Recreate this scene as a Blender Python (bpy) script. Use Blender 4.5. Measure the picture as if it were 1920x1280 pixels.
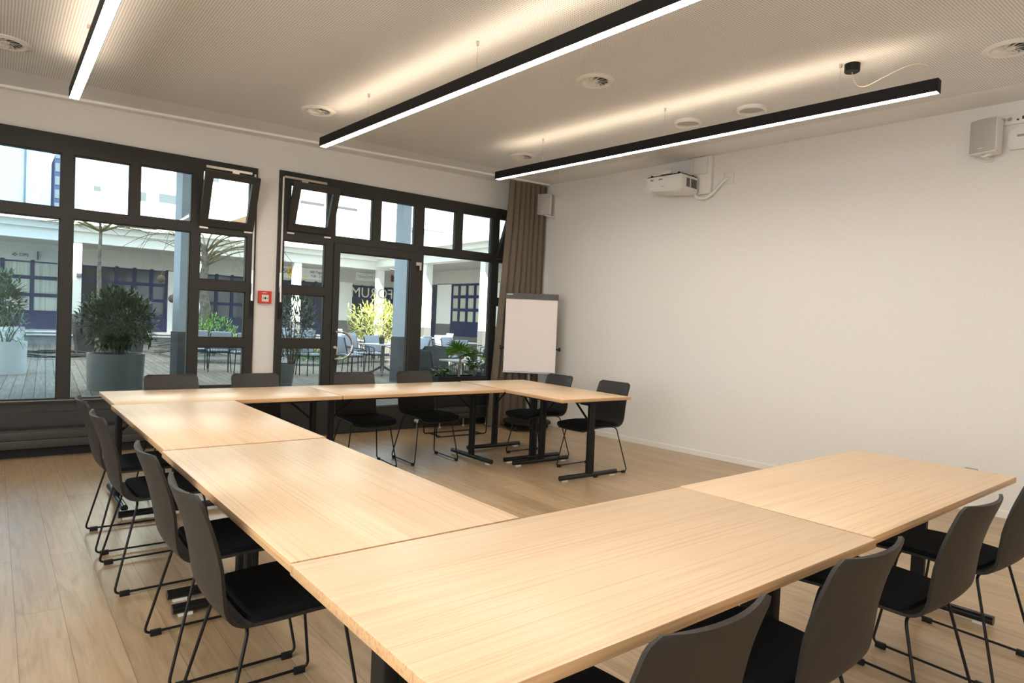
import bpy, bmesh, math, random
from mathutils import Vector, Matrix, Euler
random.seed(7)
PI = math.pi
S = bpy.context.scene
COL = S.collection
for o in list(bpy.data.objects): bpy.data.objects.remove(o)

# ------------------------------------------------------------------ camera, sky, sun, added fill lamp, exposure
cd = bpy.data.cameras.new('camera'); cam = bpy.data.objects.new('camera', cd); COL.objects.link(cam)
YAW, PITCH, ROLL = 0.6710, -0.0284, 0.0429
_f = Vector((math.sin(YAW)*math.cos(PITCH), math.cos(YAW)*math.cos(PITCH), math.sin(PITCH)))
_r = Vector((math.cos(YAW), -math.sin(YAW), 0)); _u = _r.cross(_f)
_r2 = _r*math.cos(ROLL)+_u*math.sin(ROLL); _u2 = -_r*math.sin(ROLL)+_u*math.cos(ROLL)
cam.matrix_world = Matrix(((_r2.x,_u2.x,-_f.x,-0.6134),(_r2.y,_u2.y,-_f.y,-5.652),(_r2.z,_u2.z,-_f.z,1.3835),(0,0,0,1)))
cd.sensor_width = 36.0; cd.lens = 36.0*1228.1/1920.0; cd.clip_start = .05; cd.clip_end = 300
S.camera = cam

W = bpy.data.worlds.new('world'); S.world = W; W.use_nodes = True
nt = W.node_tree; nt.nodes.clear()
wo = nt.nodes.new('ShaderNodeOutputWorld'); bg = nt.nodes.new('ShaderNodeBackground')
sky = nt.nodes.new('ShaderNodeTexSky'); sky.sky_type = 'HOSEK_WILKIE'; sky.turbidity = 4.0; sky.ground_albedo = .4
sky.sun_direction = Vector((-.42, -.68, .76)).normalized()
mixw = nt.nodes.new('ShaderNodeMixRGB'); mixw.inputs[0].default_value = .55
mixw.inputs[2].default_value = (.80, .93, 1.0, 1)
gain = nt.nodes.new('ShaderNodeMixRGB'); gain.blend_type = 'MULTIPLY'; gain.inputs[0].default_value = 1; gain.inputs[2].default_value = (1.0, 1.0, 1.0, 1)
nt.links.new(sky.outputs[0], gain.inputs[1]); nt.links.new(gain.outputs[0], mixw.inputs[1])
nt.links.new(mixw.outputs[0], bg.inputs[0]); bg.inputs[1].default_value = 1.9
nt.links.new(bg.outputs[0], wo.inputs[0])

sd = bpy.data.lights.new('sun', 'SUN'); sd.energy = 8; sd.angle = .009; sd.color = (1, .95, .86)
sun = bpy.data.objects.new('sun', sd); COL.objects.link(sun)
sun.rotation_euler = Vector((.42, .68, -.76)).to_track_quat('-Z', 'Y').to_euler()

# added area lamp by the left wall, fills the room from out of view
ad = bpy.data.lights.new('added_left_fill', 'AREA'); ad.shape = 'RECTANGLE'; ad.size = 2.0; ad.size_y = 4.4
ad.energy = 75; ad.color = (1.0, .97, .93)
al = bpy.data.objects.new('added_left_fill', ad); COL.objects.link(al)
al.location = (-3.52, -5.2, 1.75); al.rotation_euler = (0, -PI/2, 0)

vs = S.view_settings; vs.view_transform = 'Standard'; vs.look = 'None'; vs.gamma = 1; vs.use_curve_mapping = False
vs.exposure = 1.25

# ------------------------------------------------------------------ materials
def mat(name, color, rough=.5, metal=0, spec=.5, emit=None, estr=0):
    m = bpy.data.materials.new(name); m.use_nodes = True
    b = m.node_tree.nodes['Principled BSDF']
    b.inputs['Base Color'].default_value = (*color, 1); b.inputs['Roughness'].default_value = rough
    b.inputs['Metallic'].default_value = metal; b.inputs['Specular IOR Level'].default_value = spec
    if emit: b.inputs['Emission Color'].default_value = (*emit, 1); b.inputs['Emission Strength'].default_value = estr
    return m
def N(m, t, **kw):
    n = m.node_tree.nodes.new(t)
    for k, v in kw.items(): setattr(n, k, v)
    return n
def L(m, a, b): m.node_tree.links.new(a, b)
def BS(m): return m.node_tree.nodes['Principled BSDF']
def coords(m, scale, kind='Object', rot=(0,0,0), loc=(0,0,0)):
    tc = N(m, 'ShaderNodeTexCoord'); mp = N(m, 'ShaderNodeMapping')
    mp.inputs['Scale'].default_value = scale; mp.inputs['Rotation'].default_value = rot; mp.inputs['Location'].default_value = loc
    L(m, tc.outputs[kind], mp.inputs[0]); return mp.outputs[0]
def ramp(m, fac, stops):
    r = N(m, 'ShaderNodeValToRGB'); e = r.color_ramp.elements
    while len(e) < len(stops): e.new(.5)
    for i, (p, c) in enumerate(stops): e[i].position = p; e[i].color = (*c, 1)
    L(m, fac, r.inputs[0]); return r.outputs[0]
def bump(m, h, strength, dist=.002):
    b = N(m, 'ShaderNodeBump'); b.inputs['Strength'].default_value = strength; b.inputs['Distance'].default_value = dist
    L(m, h, b.inputs['Height']); L(m, b.outputs[0], BS(m).inputs['Normal'])
def speckled(name, c1, c2, scale, rough=.6, b=.1, metal=0, detail=4, stretch=(1,1,1)):
    m = mat(name, c1, rough, metal); v = coords(m, stretch)
    n = N(m, 'ShaderNodeTexNoise'); n.inputs['Scale'].default_value = scale; n.inputs['Detail'].default_value = detail; L(m, v, n.inputs[0])
    L(m, ramp(m, n.outputs[0], [(.35, c1), (.65, c2)]), BS(m).inputs['Base Color'])
    if b: bump(m, n.outputs[0], b)
    return m
def wood_top(name, light, dark, rough, rot=0.0, scale=1.0):
    m = mat(name, light, rough)
    v = coords(m, (.40*scale, 42*scale, 42), rot=(0, 0, rot))
    n = N(m, 'ShaderNodeTexNoise'); n.inputs['Scale'].default_value = 2.2; n.inputs['Detail'].default_value = 6; n.inputs['Roughness'].default_value = .6; L(m, v, n.inputs[0])
    v2 = coords(m, (1.3*scale, 190*scale, 60), rot=(0, 0, rot))
    n2 = N(m, 'ShaderNodeTexNoise'); n2.inputs['Scale'].default_value = 1.5; n2.inputs['Detail'].default_value = 3; L(m, v2, n2.inputs[0])
    mx = N(m, 'ShaderNodeMath', operation='ADD'); m2 = N(m, 'ShaderNodeMath', operation='MULTIPLY'); m2.inputs[1].default_value = .85
    L(m, n2.outputs[0], m2.inputs[0]); L(m, n.outputs[0], mx.inputs[0]); L(m, m2.outputs[0], mx.inputs[1])
    L(m, ramp(m, mx.outputs[0], [(.72, dark), (.88, tuple(.7*a+.3*b for a, b in zip(light, dark))), (1.0, light)]), BS(m).inputs['Base Color'])
    bump(m, n2.outputs[0], .06, .001)
    return m
def glass_mat(name, tint, refl=.05):
    m = bpy.data.materials.new(name); m.use_nodes = True; t = m.node_tree; t.nodes.clear()
    o = t.nodes.new('ShaderNodeOutputMaterial'); mx = t.nodes.new('ShaderNodeMixShader'); tr = t.nodes.new('ShaderNodeBsdfTransparent'); gl = t.nodes.new('ShaderNodeBsdfGlossy')
    fr = t.nodes.new('ShaderNodeLayerWeight'); fr.inputs[0].default_value = .25
    mr = t.nodes.new('ShaderNodeMath'); mr.operation = 'MULTIPLY_ADD'; mr.inputs[1].default_value = .16; mr.inputs[2].default_value = refl
    t.links.new(fr.outputs['Fresnel'], mr.inputs[0]); t.links.new(mr.outputs[0], mx.inputs[0])
    tr.inputs[0].default_value = (*tint, 1); gl.inputs['Roughness'].default_value = .02
    t.links.new(tr.outputs[0], mx.inputs[1]); t.links.new(gl.outputs[0], mx.inputs[2]); t.links.new(mx.outputs[0], o.inputs[0])
    return m
M = {}
M['wall'] = speckled('white_plaster', (.73, .705, .665), (.755, .73, .69), 60, .85, .05)
M['frame'] = mat('anthracite_frame', (.030, .0285, .025), .5, spec=.35)
M['panel'] = speckled('anthracite_panel', (.030, .031, .028), (.034, .035, .032), 8, .5, 0)
M['radiator'] = mat('radiator_paint', (.045, .045, .040), .4)
M['black_metal'] = mat('black_powder_coat', (.0045, .0045, .0045), .5, spec=.3)
M['black_gloss'] = mat('black_tube', (.008, .008, .009), .25)
M['lamp_black'] = mat('lamp_housing_black', (.006, .0055, .005), .6, spec=.25)
M['plastic_black'] = mat('black_plastic', (.008, .008, .008), .55, spec=.3)
M['fabric_black'] = speckled('black_felt', (.0045, .005, .006), (.008, .009, .011), 400, .95, .25)
BS(M['fabric_black']).inputs['Specular IOR Level'].default_value = .15
M['shell'] = speckled('black_stained_veneer', (.013, .011, .009), (.021, .018, .0145), 6, .55, .12, stretch=(14, 14, 1.0))
M['oak_top'] = wood_top('oak_veneer', (.745, .54, .345), (.61, .425, .255), .34)
M['oak_edge'] = wood_top('oak_edge', (.58, .36, .185), (.42, .245, .12), .4)
M['steel'] = mat('brushed_steel', (.62, .58, .54), .28, 1)
M['chrome'] = mat('chrome', (.75, .75, .75), .12, 1)
M['white_plastic'] = mat('white_plastic', (.72, .70, .66), .45)
M['white_enamel'] = mat('white_enamel', (.76, .73, .68), .5)
M['grey_grille'] = speckled('speaker_grille', (.40, .39, .36), (.46, .45, .41), 500, .6, .3)
M['paper'] = mat('flipchart_paper', (.80, .72, .69), .7)
M['alu_grey'] = mat('aluminium_grey', (.32, .32, .32), .4, .6)
M['bar_grey'] = mat('bar_dark_grey', (.06, .058, .053), .45)
M['disc_cover'] = mat('disc_cover', (.50, .47, .43), .7)
M['red'] = mat('red_plastic', (.62, .045, .025), .4)
M['dark_slot'] = mat('dark_slot', (.02, .02, .02), .8)
M['vent_grey'] = mat('vent_shadow', (.16, .15, .14), .8)
M['curtain'] = speckled('taupe_curtain', (.30, .24, .18), (.34, .275, .21), 250, .95, .2)
M['glass'] = glass_mat('window_glass', (.93, .97, .96), .015)
M['glass_cool'] = glass_mat('cool_window_glass', (.84, .95, 1.0), .03)
M['lamp_light'] = mat('lamp_diffuser', (.9, .85, .78), .5, emit=(1.0, .925, .83), estr=19)
M['lamp_up'] = mat('lamp_uplight', (.9, .85, .78), .5, emit=(1.0, .79, .56), estr=4.6)
M['cord'] = mat('clear_cord', (.55, .45, .36), .35)
M['ctrack'] = mat('curtain_track_white', (.86, .85, .83), .4)
# outside
M['white_render'] = speckled('white_render', (.80, .80, .76), (.84, .84, .80), 20, .85, 0)
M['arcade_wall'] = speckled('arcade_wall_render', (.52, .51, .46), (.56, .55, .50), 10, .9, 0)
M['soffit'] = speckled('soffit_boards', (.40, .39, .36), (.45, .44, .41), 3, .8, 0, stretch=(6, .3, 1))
M['blue_frame'] = mat('blue_window_frame', (.030, .037, .092), .6, spec=.3)
M['dark_glass'] = mat('facade_glass', (.050, .055, .060), .08)
M['curtain_glass'] = speckled('curtained_glass', (.42, .42, .34), (.62, .62, .52), 3, .35, 0, stretch=(9, 9, .2))
M['plinth_grey'] = mat('plinth_grey', (.16, .155, .15), .7)
M['pillar_blue'] = mat('pillar_render', (.52, .60, .70), .8)
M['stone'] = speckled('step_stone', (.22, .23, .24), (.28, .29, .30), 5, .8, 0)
M['pale_blue'] = mat('pale_blue_render', (.22, .34, .44), .85)
M['roof_tile'] = mat('brown_roof', (.12, .08, .04), .8)
M['pot_grey'] = speckled('grey_pot', (.125, .143, .138), (.14, .158, .152), 3, .35, 0)
M['pot_white'] = mat('white_pot', (.66, .70, .68), .5)
M['pot_dark'] = mat('dark_pot', (.035, .034, .036), .6)
M['soil'] = speckled('soil', (.03, .022, .016), (.06, .045, .03), 30, .95, .3)
M['far_window'] = mat('far_window_glass', (.10, .12, .13), .4)
M['porch_base'] = mat('porch_base_grey', (.085, .088, .10), .6)
M['bark'] = speckled('bark', (.10, .09, .075), (.19, .17, .145), 12, .9, .4)
M['twig'] = mat('willow_twig', (.17, .145, .075), .8)
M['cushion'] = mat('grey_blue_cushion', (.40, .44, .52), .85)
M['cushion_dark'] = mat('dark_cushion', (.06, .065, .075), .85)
M['chair_wire'] = mat('terrace_chair_wire', (.018, .018, .02), .45)
M['table_white'] = mat('terrace_table_top', (.62, .62, .60), .45)
M['table_grey'] = mat('terrace_table_base', (.12, .12, .12), .5)
M['yellow'] = mat('sign_yellow', (.90, .62, .05), .6)
M['ink'] = mat('sign_ink', (.07, .07, .08), .7)
M['ink_red'] = mat('sign_ink_red', (.45, .08, .07), .7)
M['sign_white'] = mat('sign_board', (.74, .75, .72), .7)
M['maroon'] = mat('sign_maroon', (.16, .02, .035), .6)
M['etched'] = mat('etched_lettering', (.62, .66, .62), .7)
M['wicker'] = speckled('wicker', (.07, .05, .035), (.14, .10, .07), 60, .9, .3)
M['hose'] = mat('black_hose', (.015, .015, .015), .5)
def leaf_mat(name, a, b):
    m = mat(name, a, .38); oi = N(m, 'ShaderNodeNewGeometry')
    L(m, ramp(m, oi.outputs['Random Per Island'], [(0, a), (1, b)]), BS(m).inputs['Base Color']); return m
M['leaf_dark'] = leaf_mat('oleander_leaf', (.016, .042, .012), (.055, .11, .028))
M['leaf_mid'] = leaf_mat('shrub_leaf', (.03, .06, .025), (.10, .15, .065))
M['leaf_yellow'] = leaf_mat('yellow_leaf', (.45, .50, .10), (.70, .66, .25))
M['leaf_palm'] = leaf_mat('palm_leaf', (.03, .10, .012), (.10, .22, .03))
M['grass'] = leaf_mat('grass_leaf', (.10, .26, .03), (.22, .42, .06))

def make_floor():
    m = mat('oak_floor', (.5, .36, .23), .33)
    tc = N(m, 'ShaderNodeTexCoord'); mp = N(m, 'ShaderNodeMapping'); mp.inputs['Rotation'].default_value = (0, 0, PI/2)
    L(m, tc.outputs['Object'], mp.inputs[0])
    br = N(m, 'ShaderNodeTexBrick'); br.offset = .37; br.inputs['Scale'].default_value = 1; br.inputs['Brick Width'].default_value = 2.1; br.inputs['Row Height'].default_value = .172
    br.inputs['Mortar Size'].default_value = .0011; br.inputs['Mortar Smooth'].default_value = .2; br.inputs['Bias'].default_value = 0
    br.inputs['Color1'].default_value = (0, 0, 0, 1); br.inputs['Color2'].default_value = (1, 1, 1, 1); br.inputs['Mortar'].default_value = (.5, .5, .5, 1)
    L(m, mp.outputs[0], br.inputs[0])
    # per plank offset for the grain
    sc = N(m, 'ShaderNodeVectorMath', operation='SCALE'); sc.inputs['Scale'].default_value = 7.3; L(m, br.outputs['Color'], sc.inputs[0])
    ad_ = N(m, 'ShaderNodeVectorMath', operation='ADD'); L(m, mp.outputs[0], ad_.inputs[0]); L(m, sc.outputs[0], ad_.inputs[1])
    mp2 = N(m, 'ShaderNodeMapping'); mp2.inputs['Scale'].default_value = (1.1, 9, 9); L(m, ad_.outputs[0], mp2.inputs[0])
    n = N(m, 'ShaderNodeTexNoise'); n.inputs['Scale'].default_value = 1.6; n.inputs['Detail'].default_value = 7; n.inputs['Roughness'].default_value = .62; n.inputs['Distortion'].default_value = 1.4
    L(m, mp2.outputs[0], n.inputs[0])
    mp3 = N(m, 'ShaderNodeMapping'); mp3.inputs['Scale'].default_value = (3, 90, 90); L(m, ad_.outputs[0], mp3.inputs[0])
    n3 = N(m, 'ShaderNodeTexNoise'); n3.inputs['Scale'].default_value = 1.0; n3.inputs['Detail'].default_value = 3; L(m, mp3.outputs[0], n3.inputs[0])
    a1 = N(m, 'ShaderNodeMath', operation='MULTIPLY_ADD'); a1.inputs[1].default_value = .35; L(m, n3.outputs[0], a1.inputs[0]); L(m, n.outputs[0], a1.inputs[2])
    c = ramp(m, a1.outputs[0], [(.40, (.31, .21, .115)), (.62, (.425, .30, .175)), (.85, (.50, .37, .23))])
    tint = ramp(m, br.outputs['Color'], [(0, (.80, .78, .75)), (1, (1.04, 1.03, 1.02))])
    mu = N(m, 'ShaderNodeMixRGB', blend_type='MULTIPLY'); mu.inputs[0].default_value = 1; L(m, c, mu.inputs[1]); L(m, tint, mu.inputs[2])
    mm = N(m, 'ShaderNodeMixRGB'); L(m, br.outputs['Fac'], mm.inputs[0]); L(m, mu.outputs[0], mm.inputs[1]); mm.inputs[2].default_value = (.13, .085, .05, 1)
    L(m, mm.outputs[0], BS(m).inputs['Base Color']); bump(m, n3.outputs[0], .05, .001); return m
M['floor'] = make_floor()
def make_ceiling():
    m = mat('perforated_plasterboard', (.70, .64, .57), .9)
    tc = N(m, 'ShaderNodeTexCoord')
    s = N(m, 'ShaderNodeVectorMath', operation='SCALE'); s.inputs['Scale'].default_value = 1/.0165; L(m, tc.outputs['Object'], s.inputs[0])
    fr = N(m, 'ShaderNodeVectorMath', operation='FRACTION'); L(m, s.outputs[0], fr.inputs[0])
    sub = N(m, 'ShaderNodeVectorMath', operation='SUBTRACT'); sub.inputs[1].default_value = (.5, .5, 0); L(m, fr.outputs[0], sub.inputs[0])
    mz = N(m, 'ShaderNodeVectorMath', operation='MULTIPLY'); mz.inputs[1].default_value = (1, 1, 0); L(m, sub.outputs[0], mz.inputs[0])
    ln = N(m, 'ShaderNodeVectorMath', operation='LENGTH'); L(m, mz.outputs[0], ln.inputs[0])
    lt = N(m, 'ShaderNodeMath', operation='LESS_THAN'); lt.inputs[1].default_value = .27; L(m, ln.outputs['Value'], lt.inputs[0])
    sp = N(m, 'ShaderNodeSeparateXYZ'); L(m, tc.outputs['Object'], sp.inputs[0])
    gx = N(m, 'ShaderNodeMath', operation='LESS_THAN'); gx.inputs[1].default_value = 5.02
    gxx = N(m, 'ShaderNodeMath', operation='MULTIPLY_ADD'); gxx.inputs[1].default_value = .0649; L(m, sp.outputs[1], gxx.inputs[0]); L(m, sp.outputs[0], gxx.inputs[2]); L(m, gxx.outputs[0], gx.inputs[0])
    gy = N(m, 'ShaderNodeMath', operation='LESS_THAN'); gy.inputs[1].default_value = .95; L(m, sp.outputs[1], gy.inputs[0])
    p1 = N(m, 'ShaderNodeMath', operation='MULTIPLY'); p2 = N(m, 'ShaderNodeMath', operation='MULTIPLY')
    L(m, lt.outputs[0], p1.inputs[0]); L(m, gx.outputs[0], p1.inputs[1]); L(m, p1.outputs[0], p2.inputs[0]); L(m, gy.outputs[0], p2.inputs[1])
    mx = N(m, 'ShaderNodeMixRGB'); L(m, p2.outputs[0], mx.inputs[0]); mx.inputs[1].default_value = (.81, .805, .80, 1); mx.inputs[2].default_value = (.37, .365, .36, 1)
    L(m, mx.outputs[0], BS(m).inputs['Base Color']); return m
M['ceiling'] = make_ceiling()
def make_deck():
    m = mat('weathered_deck', (.4, .36, .31), .8)
    tc = N(m, 'ShaderNodeTexCoord'); mp = N(m, 'ShaderNodeMapping'); mp.inputs['Rotation'].default_value = (0, 0, PI/2+.05)
    L(m, tc.outputs['Object'], mp.inputs[0])
    br = N(m, 'ShaderNodeTexBrick'); br.offset = .5; br.inputs['Scale'].default_value = 1; br.inputs['Brick Width'].default_value = 4; br.inputs['Row Height'].default_value = .145
    br.inputs['Mortar Size'].default_value = .006; br.inputs['Color1'].default_value = (.20, .17, .14, 1); br.inputs['Color2'].default_value = (.27, .235, .195, 1); br.inputs['Mortar'].default_value = (.06, .05, .045, 1)
    L(m, mp.outputs[0], br.inputs[0])
    mp2 = N(m, 'ShaderNodeMapping'); mp2.inputs['Scale'].default_value = (1, 12, 1); L(m, mp.outputs[0], mp2.inputs[0])
    n = N(m, 'ShaderNodeTexNoise'); n.inputs['Scale'].default_value = 2; n.inputs['Detail'].default_value = 5; L(m, mp2.outputs[0], n.inputs[0])
    mu = N(m, 'ShaderNodeMixRGB', blend_type='MULTIPLY'); mu.inputs[0].default_value = 1; L(m, br.outputs['Color'], mu.inputs[1])
    L(m, ramp(m, n.outputs[0], [(.3, (.7, .68, .65)), (.7, (1.15, 1.12, 1.1))]), mu.inputs[2]); L(m, mu.outputs[0], BS(m).inputs['Base Color']); return m
M['deck'] = make_deck()

# ------------------------------------------------------------------ mesh helpers
def box(bm, lo, hi, mtx=None, bev=0):
    g = bmesh.ops.create_cube(bm, size=1)
    c = [(a+b)/2 for a, b in zip(lo, hi)]; s = [abs(b-a) for a, b in zip(lo, hi)]
    for v in g['verts']:
        v.co = Vector((v.co.x*s[0]+c[0], v.co.y*s[1]+c[1], v.co.z*s[2]+c[2]))
    vs_ = g['verts']
    if bev:
        es = list({e for v in vs_ for e in v.link_edges})
        r = bmesh.ops.bevel(bm, geom=es, offset=bev, segments=2, affect='EDGES', profile=.5)
        vs_ = r['verts'] + [v for v in vs_ if v.is_valid]
    if mtx:
        for v in set(vs_): v.co = mtx @ v.co
def tube(bm, pts, r, n=10, closed=False, caps=True):
    pts = [Vector(p) for p in pts]; rings = []; k = len(pts); prev = None
    rr = r if isinstance(r, (list, tuple)) else [r]*k
    for i, p in enumerate(pts):
        a = pts[(i-1) % k] if (i > 0 or closed) else p; b = pts[(i+1) % k] if (i < k-1 or closed) else p
        t = (b-a).normalized()
        if prev is None:
            ref = Vector((0, 0, 1)) if abs(t.z) < .9 else Vector((1, 0, 0)); u = t.cross(ref).normalized()
        else:
            u = (prev - t*prev.dot(t)).normalized()
        prev = u; w = t.cross(u)
        rings.append([bm.verts.new(p + (u*math.cos(2*PI*j/n) + w*math.sin(2*PI*j/n))*rr[i]) for j in range(n)])
    for i in range(k if closed else k-1):
        A, B = rings[i], rings[(i+1) % k]
        for j in range(n): bm.faces.new((A[j], A[(j+1) % n], B[(j+1) % n], B[j]))
    if caps and not closed:
        bm.faces.new(rings[0][::-1]); bm.faces.new(rings[-1])
def fillet(pts, r, n=5):
    pts = [Vector(p) for p in pts]; out = [pts[0]]
    for i in range(1, len(pts)-1):
        a, p, b = pts[i-1], pts[i], pts[i+1]
        d1 = (a-p); d2 = (b-p); q = min(r, d1.length*.49, d2.length*.49)
        s = p+d1.normalized()*q; e = p+d2.normalized()*q
        for k in range(n+1):
            t = k/n; out.append(s*(1-t)**2 + p*2*t*(1-t) + e*t*t)
    out.append(pts[-1]); return out
def lathe(bm, prof, n=32, mtx=None):
    rings = []
    for r, z in prof:
        if r < 1e-6: rings.append([bm.verts.new((0, 0, z))])
        else: rings.append([bm.verts.new((r*math.cos(2*PI*j/n), r*math.sin(2*PI*j/n), z)) for j in range(n)])
    for A, B in zip(rings, rings[1:]):
        for j in range(n):
            a = [A[0]] if len(A) == 1 else [A[j], A[(j+1) % n]]; b = [B[0]] if len(B) == 1 else [B[(j+1) % n], B[j]]
            if len(a)+len(b) > 2: bm.faces.new(a+b)
    if mtx:
        for R in rings:
            for v in R: v.co = mtx @ v.co
def prism(bm, poly, axis, a, b, mtx=None):
    def P(u, v, w): return {'x': (w, u, v), 'y': (u, w, v), 'z': (u, v, w)}[axis]
    A = [bm.verts.new(P(u, v, a)) for u, v in poly]; B = [bm.verts.new(P(u, v, b)) for u, v in poly]
    n = len(poly); bm.faces.new(A[::-1]); bm.faces.new(B)
    for i in range(n): bm.faces.new((A[i], A[(i+1) % n], B[(i+1) % n], B[i]))
    if mtx:
        for v in A+B: v.co = mtx @ v.co
def rrect(w, h, r, n=5):
    out = []
    for cx, cy, a0 in ((w/2-r, h/2-r, 0), (-w/2+r, h/2-r, 90), (-w/2+r, -h/2+r, 180), (w/2-r, -h/2+r, 270)):
        for k in range(n+1):
            a = math.radians(a0+90*k/n); out.append((cx+r*math.cos(a), cy+r*math.sin(a)))
    return out
def BM(): return bmesh.new()
def obj(name, bm, m, parent=None, smooth=True, loc=None):
    bmesh.ops.recalc_face_normals(bm, faces=bm.faces)
    me = bpy.data.meshes.new(name); bm.to_mesh(me); bm.free()
    me.materials.append(m if not isinstance(m, str) else M[m])
    if smooth:
        me.polygons.foreach_set('use_smooth', [True]*len(me.polygons))
        me.set_sharp_from_angle(angle=math.radians(38))
    o = bpy.data.objects.new(name, me); COL.objects.link(o)
    if parent: o.parent = parent
    if loc: o.location = loc
    return o
def ob(name, m, parent, *boxes, bev=0):
    bm = BM()
    for lo, hi in boxes: box(bm, lo, hi, bev=bev)
    return obj(name, bm, m, parent, smooth=bool(bev))
def thing(name, label, cat, loc=(0, 0, 0), rotz=0, group=None):
    o = bpy.data.objects.new(name, None); COL.objects.link(o); o.location = loc; o.rotation_euler = (0, 0, rotz)
    o.empty_display_size = .1; o['label'] = label; o['category'] = cat
    if group: o['group'] = group
    return o
def tag(o, label, cat, group=None, kind=None):
    o['label'] = label; o['category'] = cat
    if group: o['group'] = group
    if kind: o['kind'] = kind
    return o
def struct(o, label=None):
    o['kind'] = 'structure'
    if label: o['label'] = label
    return o
def sempty(name, loc=(0, 0, 0), label=None):
    o = bpy.data.objects.new(name, None); COL.objects.link(o); o.location = loc; return struct(o, label)
KIDS = {}
def kids(r):
    return [c for c in bpy.data.objects if c.parent == r]
def dup(root, loc, rotz, label, group=None):
    def cp(o, par):
        c = o.copy(); COL.objects.link(c)
        if par: c.parent = par
        for ch in kids(o): cp(ch, c)
        return c
    r = cp(root, None); r.location = loc; r.rotation_euler = (0, 0, rotz); r['label'] = label
    if group: r['group'] = group
    return r
def text_mesh(name, s, size, m, parent, mtx, extrude=.001, align='LEFT'):
    cu = bpy.data.curves.new('t', 'FONT'); cu.body = s; cu.size = size; cu.extrude = extrude; cu.align_x = align
    to = bpy.data.objects.new('t', cu); COL.objects.link(to); bpy.context.view_layer.update()
    me = bpy.data.meshes.new_from_object(to.evaluated_get(bpy.context.evaluated_depsgraph_get()))
    bpy.data.objects.remove(to); bpy.data.curves.remove(cu)
    me.transform(mtx); me.materials.clear(); me.materials.append(M[m]); me.name = name
    o = bpy.data.objects.new(name, me); COL.objects.link(o)
    if parent: o.parent = parent
    return o

# ------------------------------------------------------------------ room shell
YW = 1.57                                   # inner face of the window wall
def XR(y): return 5.4642-.0649*y            # right wall
def ZC(x): return 3.2144+.0171*x            # ceiling
XL, YF = -3.4, -8.1
def slab(name, pts, thick, m, label=None):
    bm = BM(); A = [bm.verts.new(p) for p in pts]; B = [bm.verts.new(Vector(p)+Vector(thick)) for p in pts]
    n = len(pts); bm.faces.new(A); bm.faces.new(B[::-1])
    for i in range(n): bm.faces.new((A[i], B[i], B[(i+1) % n], A[(i+1) % n]))
    return struct(obj(name, bm, m, smooth=False), label)
slab('floor', [(XL, YF, 0), (XR(YF)+.3, YF, 0), (XR(YW)+.3, YW+.02, 0), (XL, YW+.02, 0)], (0, 0, -.15), 'floor')
slab('ceiling', [(XL-.2, YF-.2, ZC(XL-.2)), (XR(YF)+.3, YF-.2, ZC(XR(YF)+.3)), (XR(YW)+.3, YW+.3, ZC(XR(YW)+.3)), (XL-.2, YW+.3, ZC(XL-.2))], (0, 0, .25), 'ceiling')
slab('wall_right', [(XR(YF), YF, 0), (XR(YW), YW, 0), (XR(YW), YW, ZC(XR(YW))), (XR(YF), YF, ZC(XR(YF)))], (.3, 0, 0), 'wall')
bm = BM()
for lo, hi in (((YF, 0), (-7.5, 3.2)), ((-2.9, 0), (YW, 3.2)), ((-7.5, 0), (-2.9, .65)), ((-7.5, 2.85), (-2.9, 3.2))): box(bm, (XL-.2, lo[0], lo[1]), (XL, hi[0], hi[1]))
struct(obj('wall_left', bm, 'wall', smooth=False))
w3 = sempty('added_left_window')  # unseen window, added as the opening for the fill lamp
for nm, lo, hi in (('frame_post', (-7.5, .65), (-7.42, 2.85)), ('frame_post', (-2.98, .65), (-2.9, 2.85)), ('frame_post', (-5.24, .65), (-5.16, 2.85)), ('frame_rail', (-7.5, .65), (-2.9, .73)), ('frame_rail', (-7.5, 2.77), (-2.9, 2.85))):
    ob(nm, 'frame', w3, ((XL-.1, lo[0], lo[1]), (XL-.03, hi[0], hi[1])))
# wall around the glazing (back) and closed wall behind the camera (front)
U1 = (-2.9, 1.566); U2 = (1.797, 5.30); HEAD = 2.90
bm = BM(); D0, D1 = YW, YW+.22
for lo, hi in (((XL, 0), (U1[0], 3.4)), ((U1[1], 0), (U2[0], 3.4)), ((U2[1], 0), (5.65, 3.4)), ((U1[0], HEAD-.012), (U1[1], 3.4)), ((U2[0], HEAD+.02), (U2[1], 3.4))):
    box(bm, (lo[0], D0, lo[1]), (hi[0], D1, min(hi[1], 3.15) if hi[1] > 3 else hi[1]))
for x0, x1 in ((XL, -1.), (-1., 1.), (1., 3.), (3., 5.36)):
    prism(bm, [(x0, 3.15), (x1, 3.15), (x1, ZC(x1)+.02), (x0, ZC(x0)+.02)], 'y', D0, D1)
struct(obj('wall_back', bm, 'wall', smooth=False))
slab('wall_front', [(XL, YF, 0), (6.2, YF, 0), (6.2, YF, 3.33), (XL, YF, 3.16)], (0, -.2, 0), 'wall')
# baseboard along the right wall
bm = BM()
poly = [(0, 0), (-.014, 0), (-.014, .052), (-.010, .06), (0, .06)]
A = [bm.verts.new((XR(YF)+u, YF, v)) for u, v in poly]; B = [bm.verts.new((XR(YW)+u, YW, v)) for u, v in poly]
bm.faces.new(A[::-1]); bm.faces.new(B)
for i in range(5): bm.faces.new((A[i], A[(i+1) % 5], B[(i+1) % 5], B[i]))
struct(obj('baseboard_right', bm, 'white_enamel', smooth=False))
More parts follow.
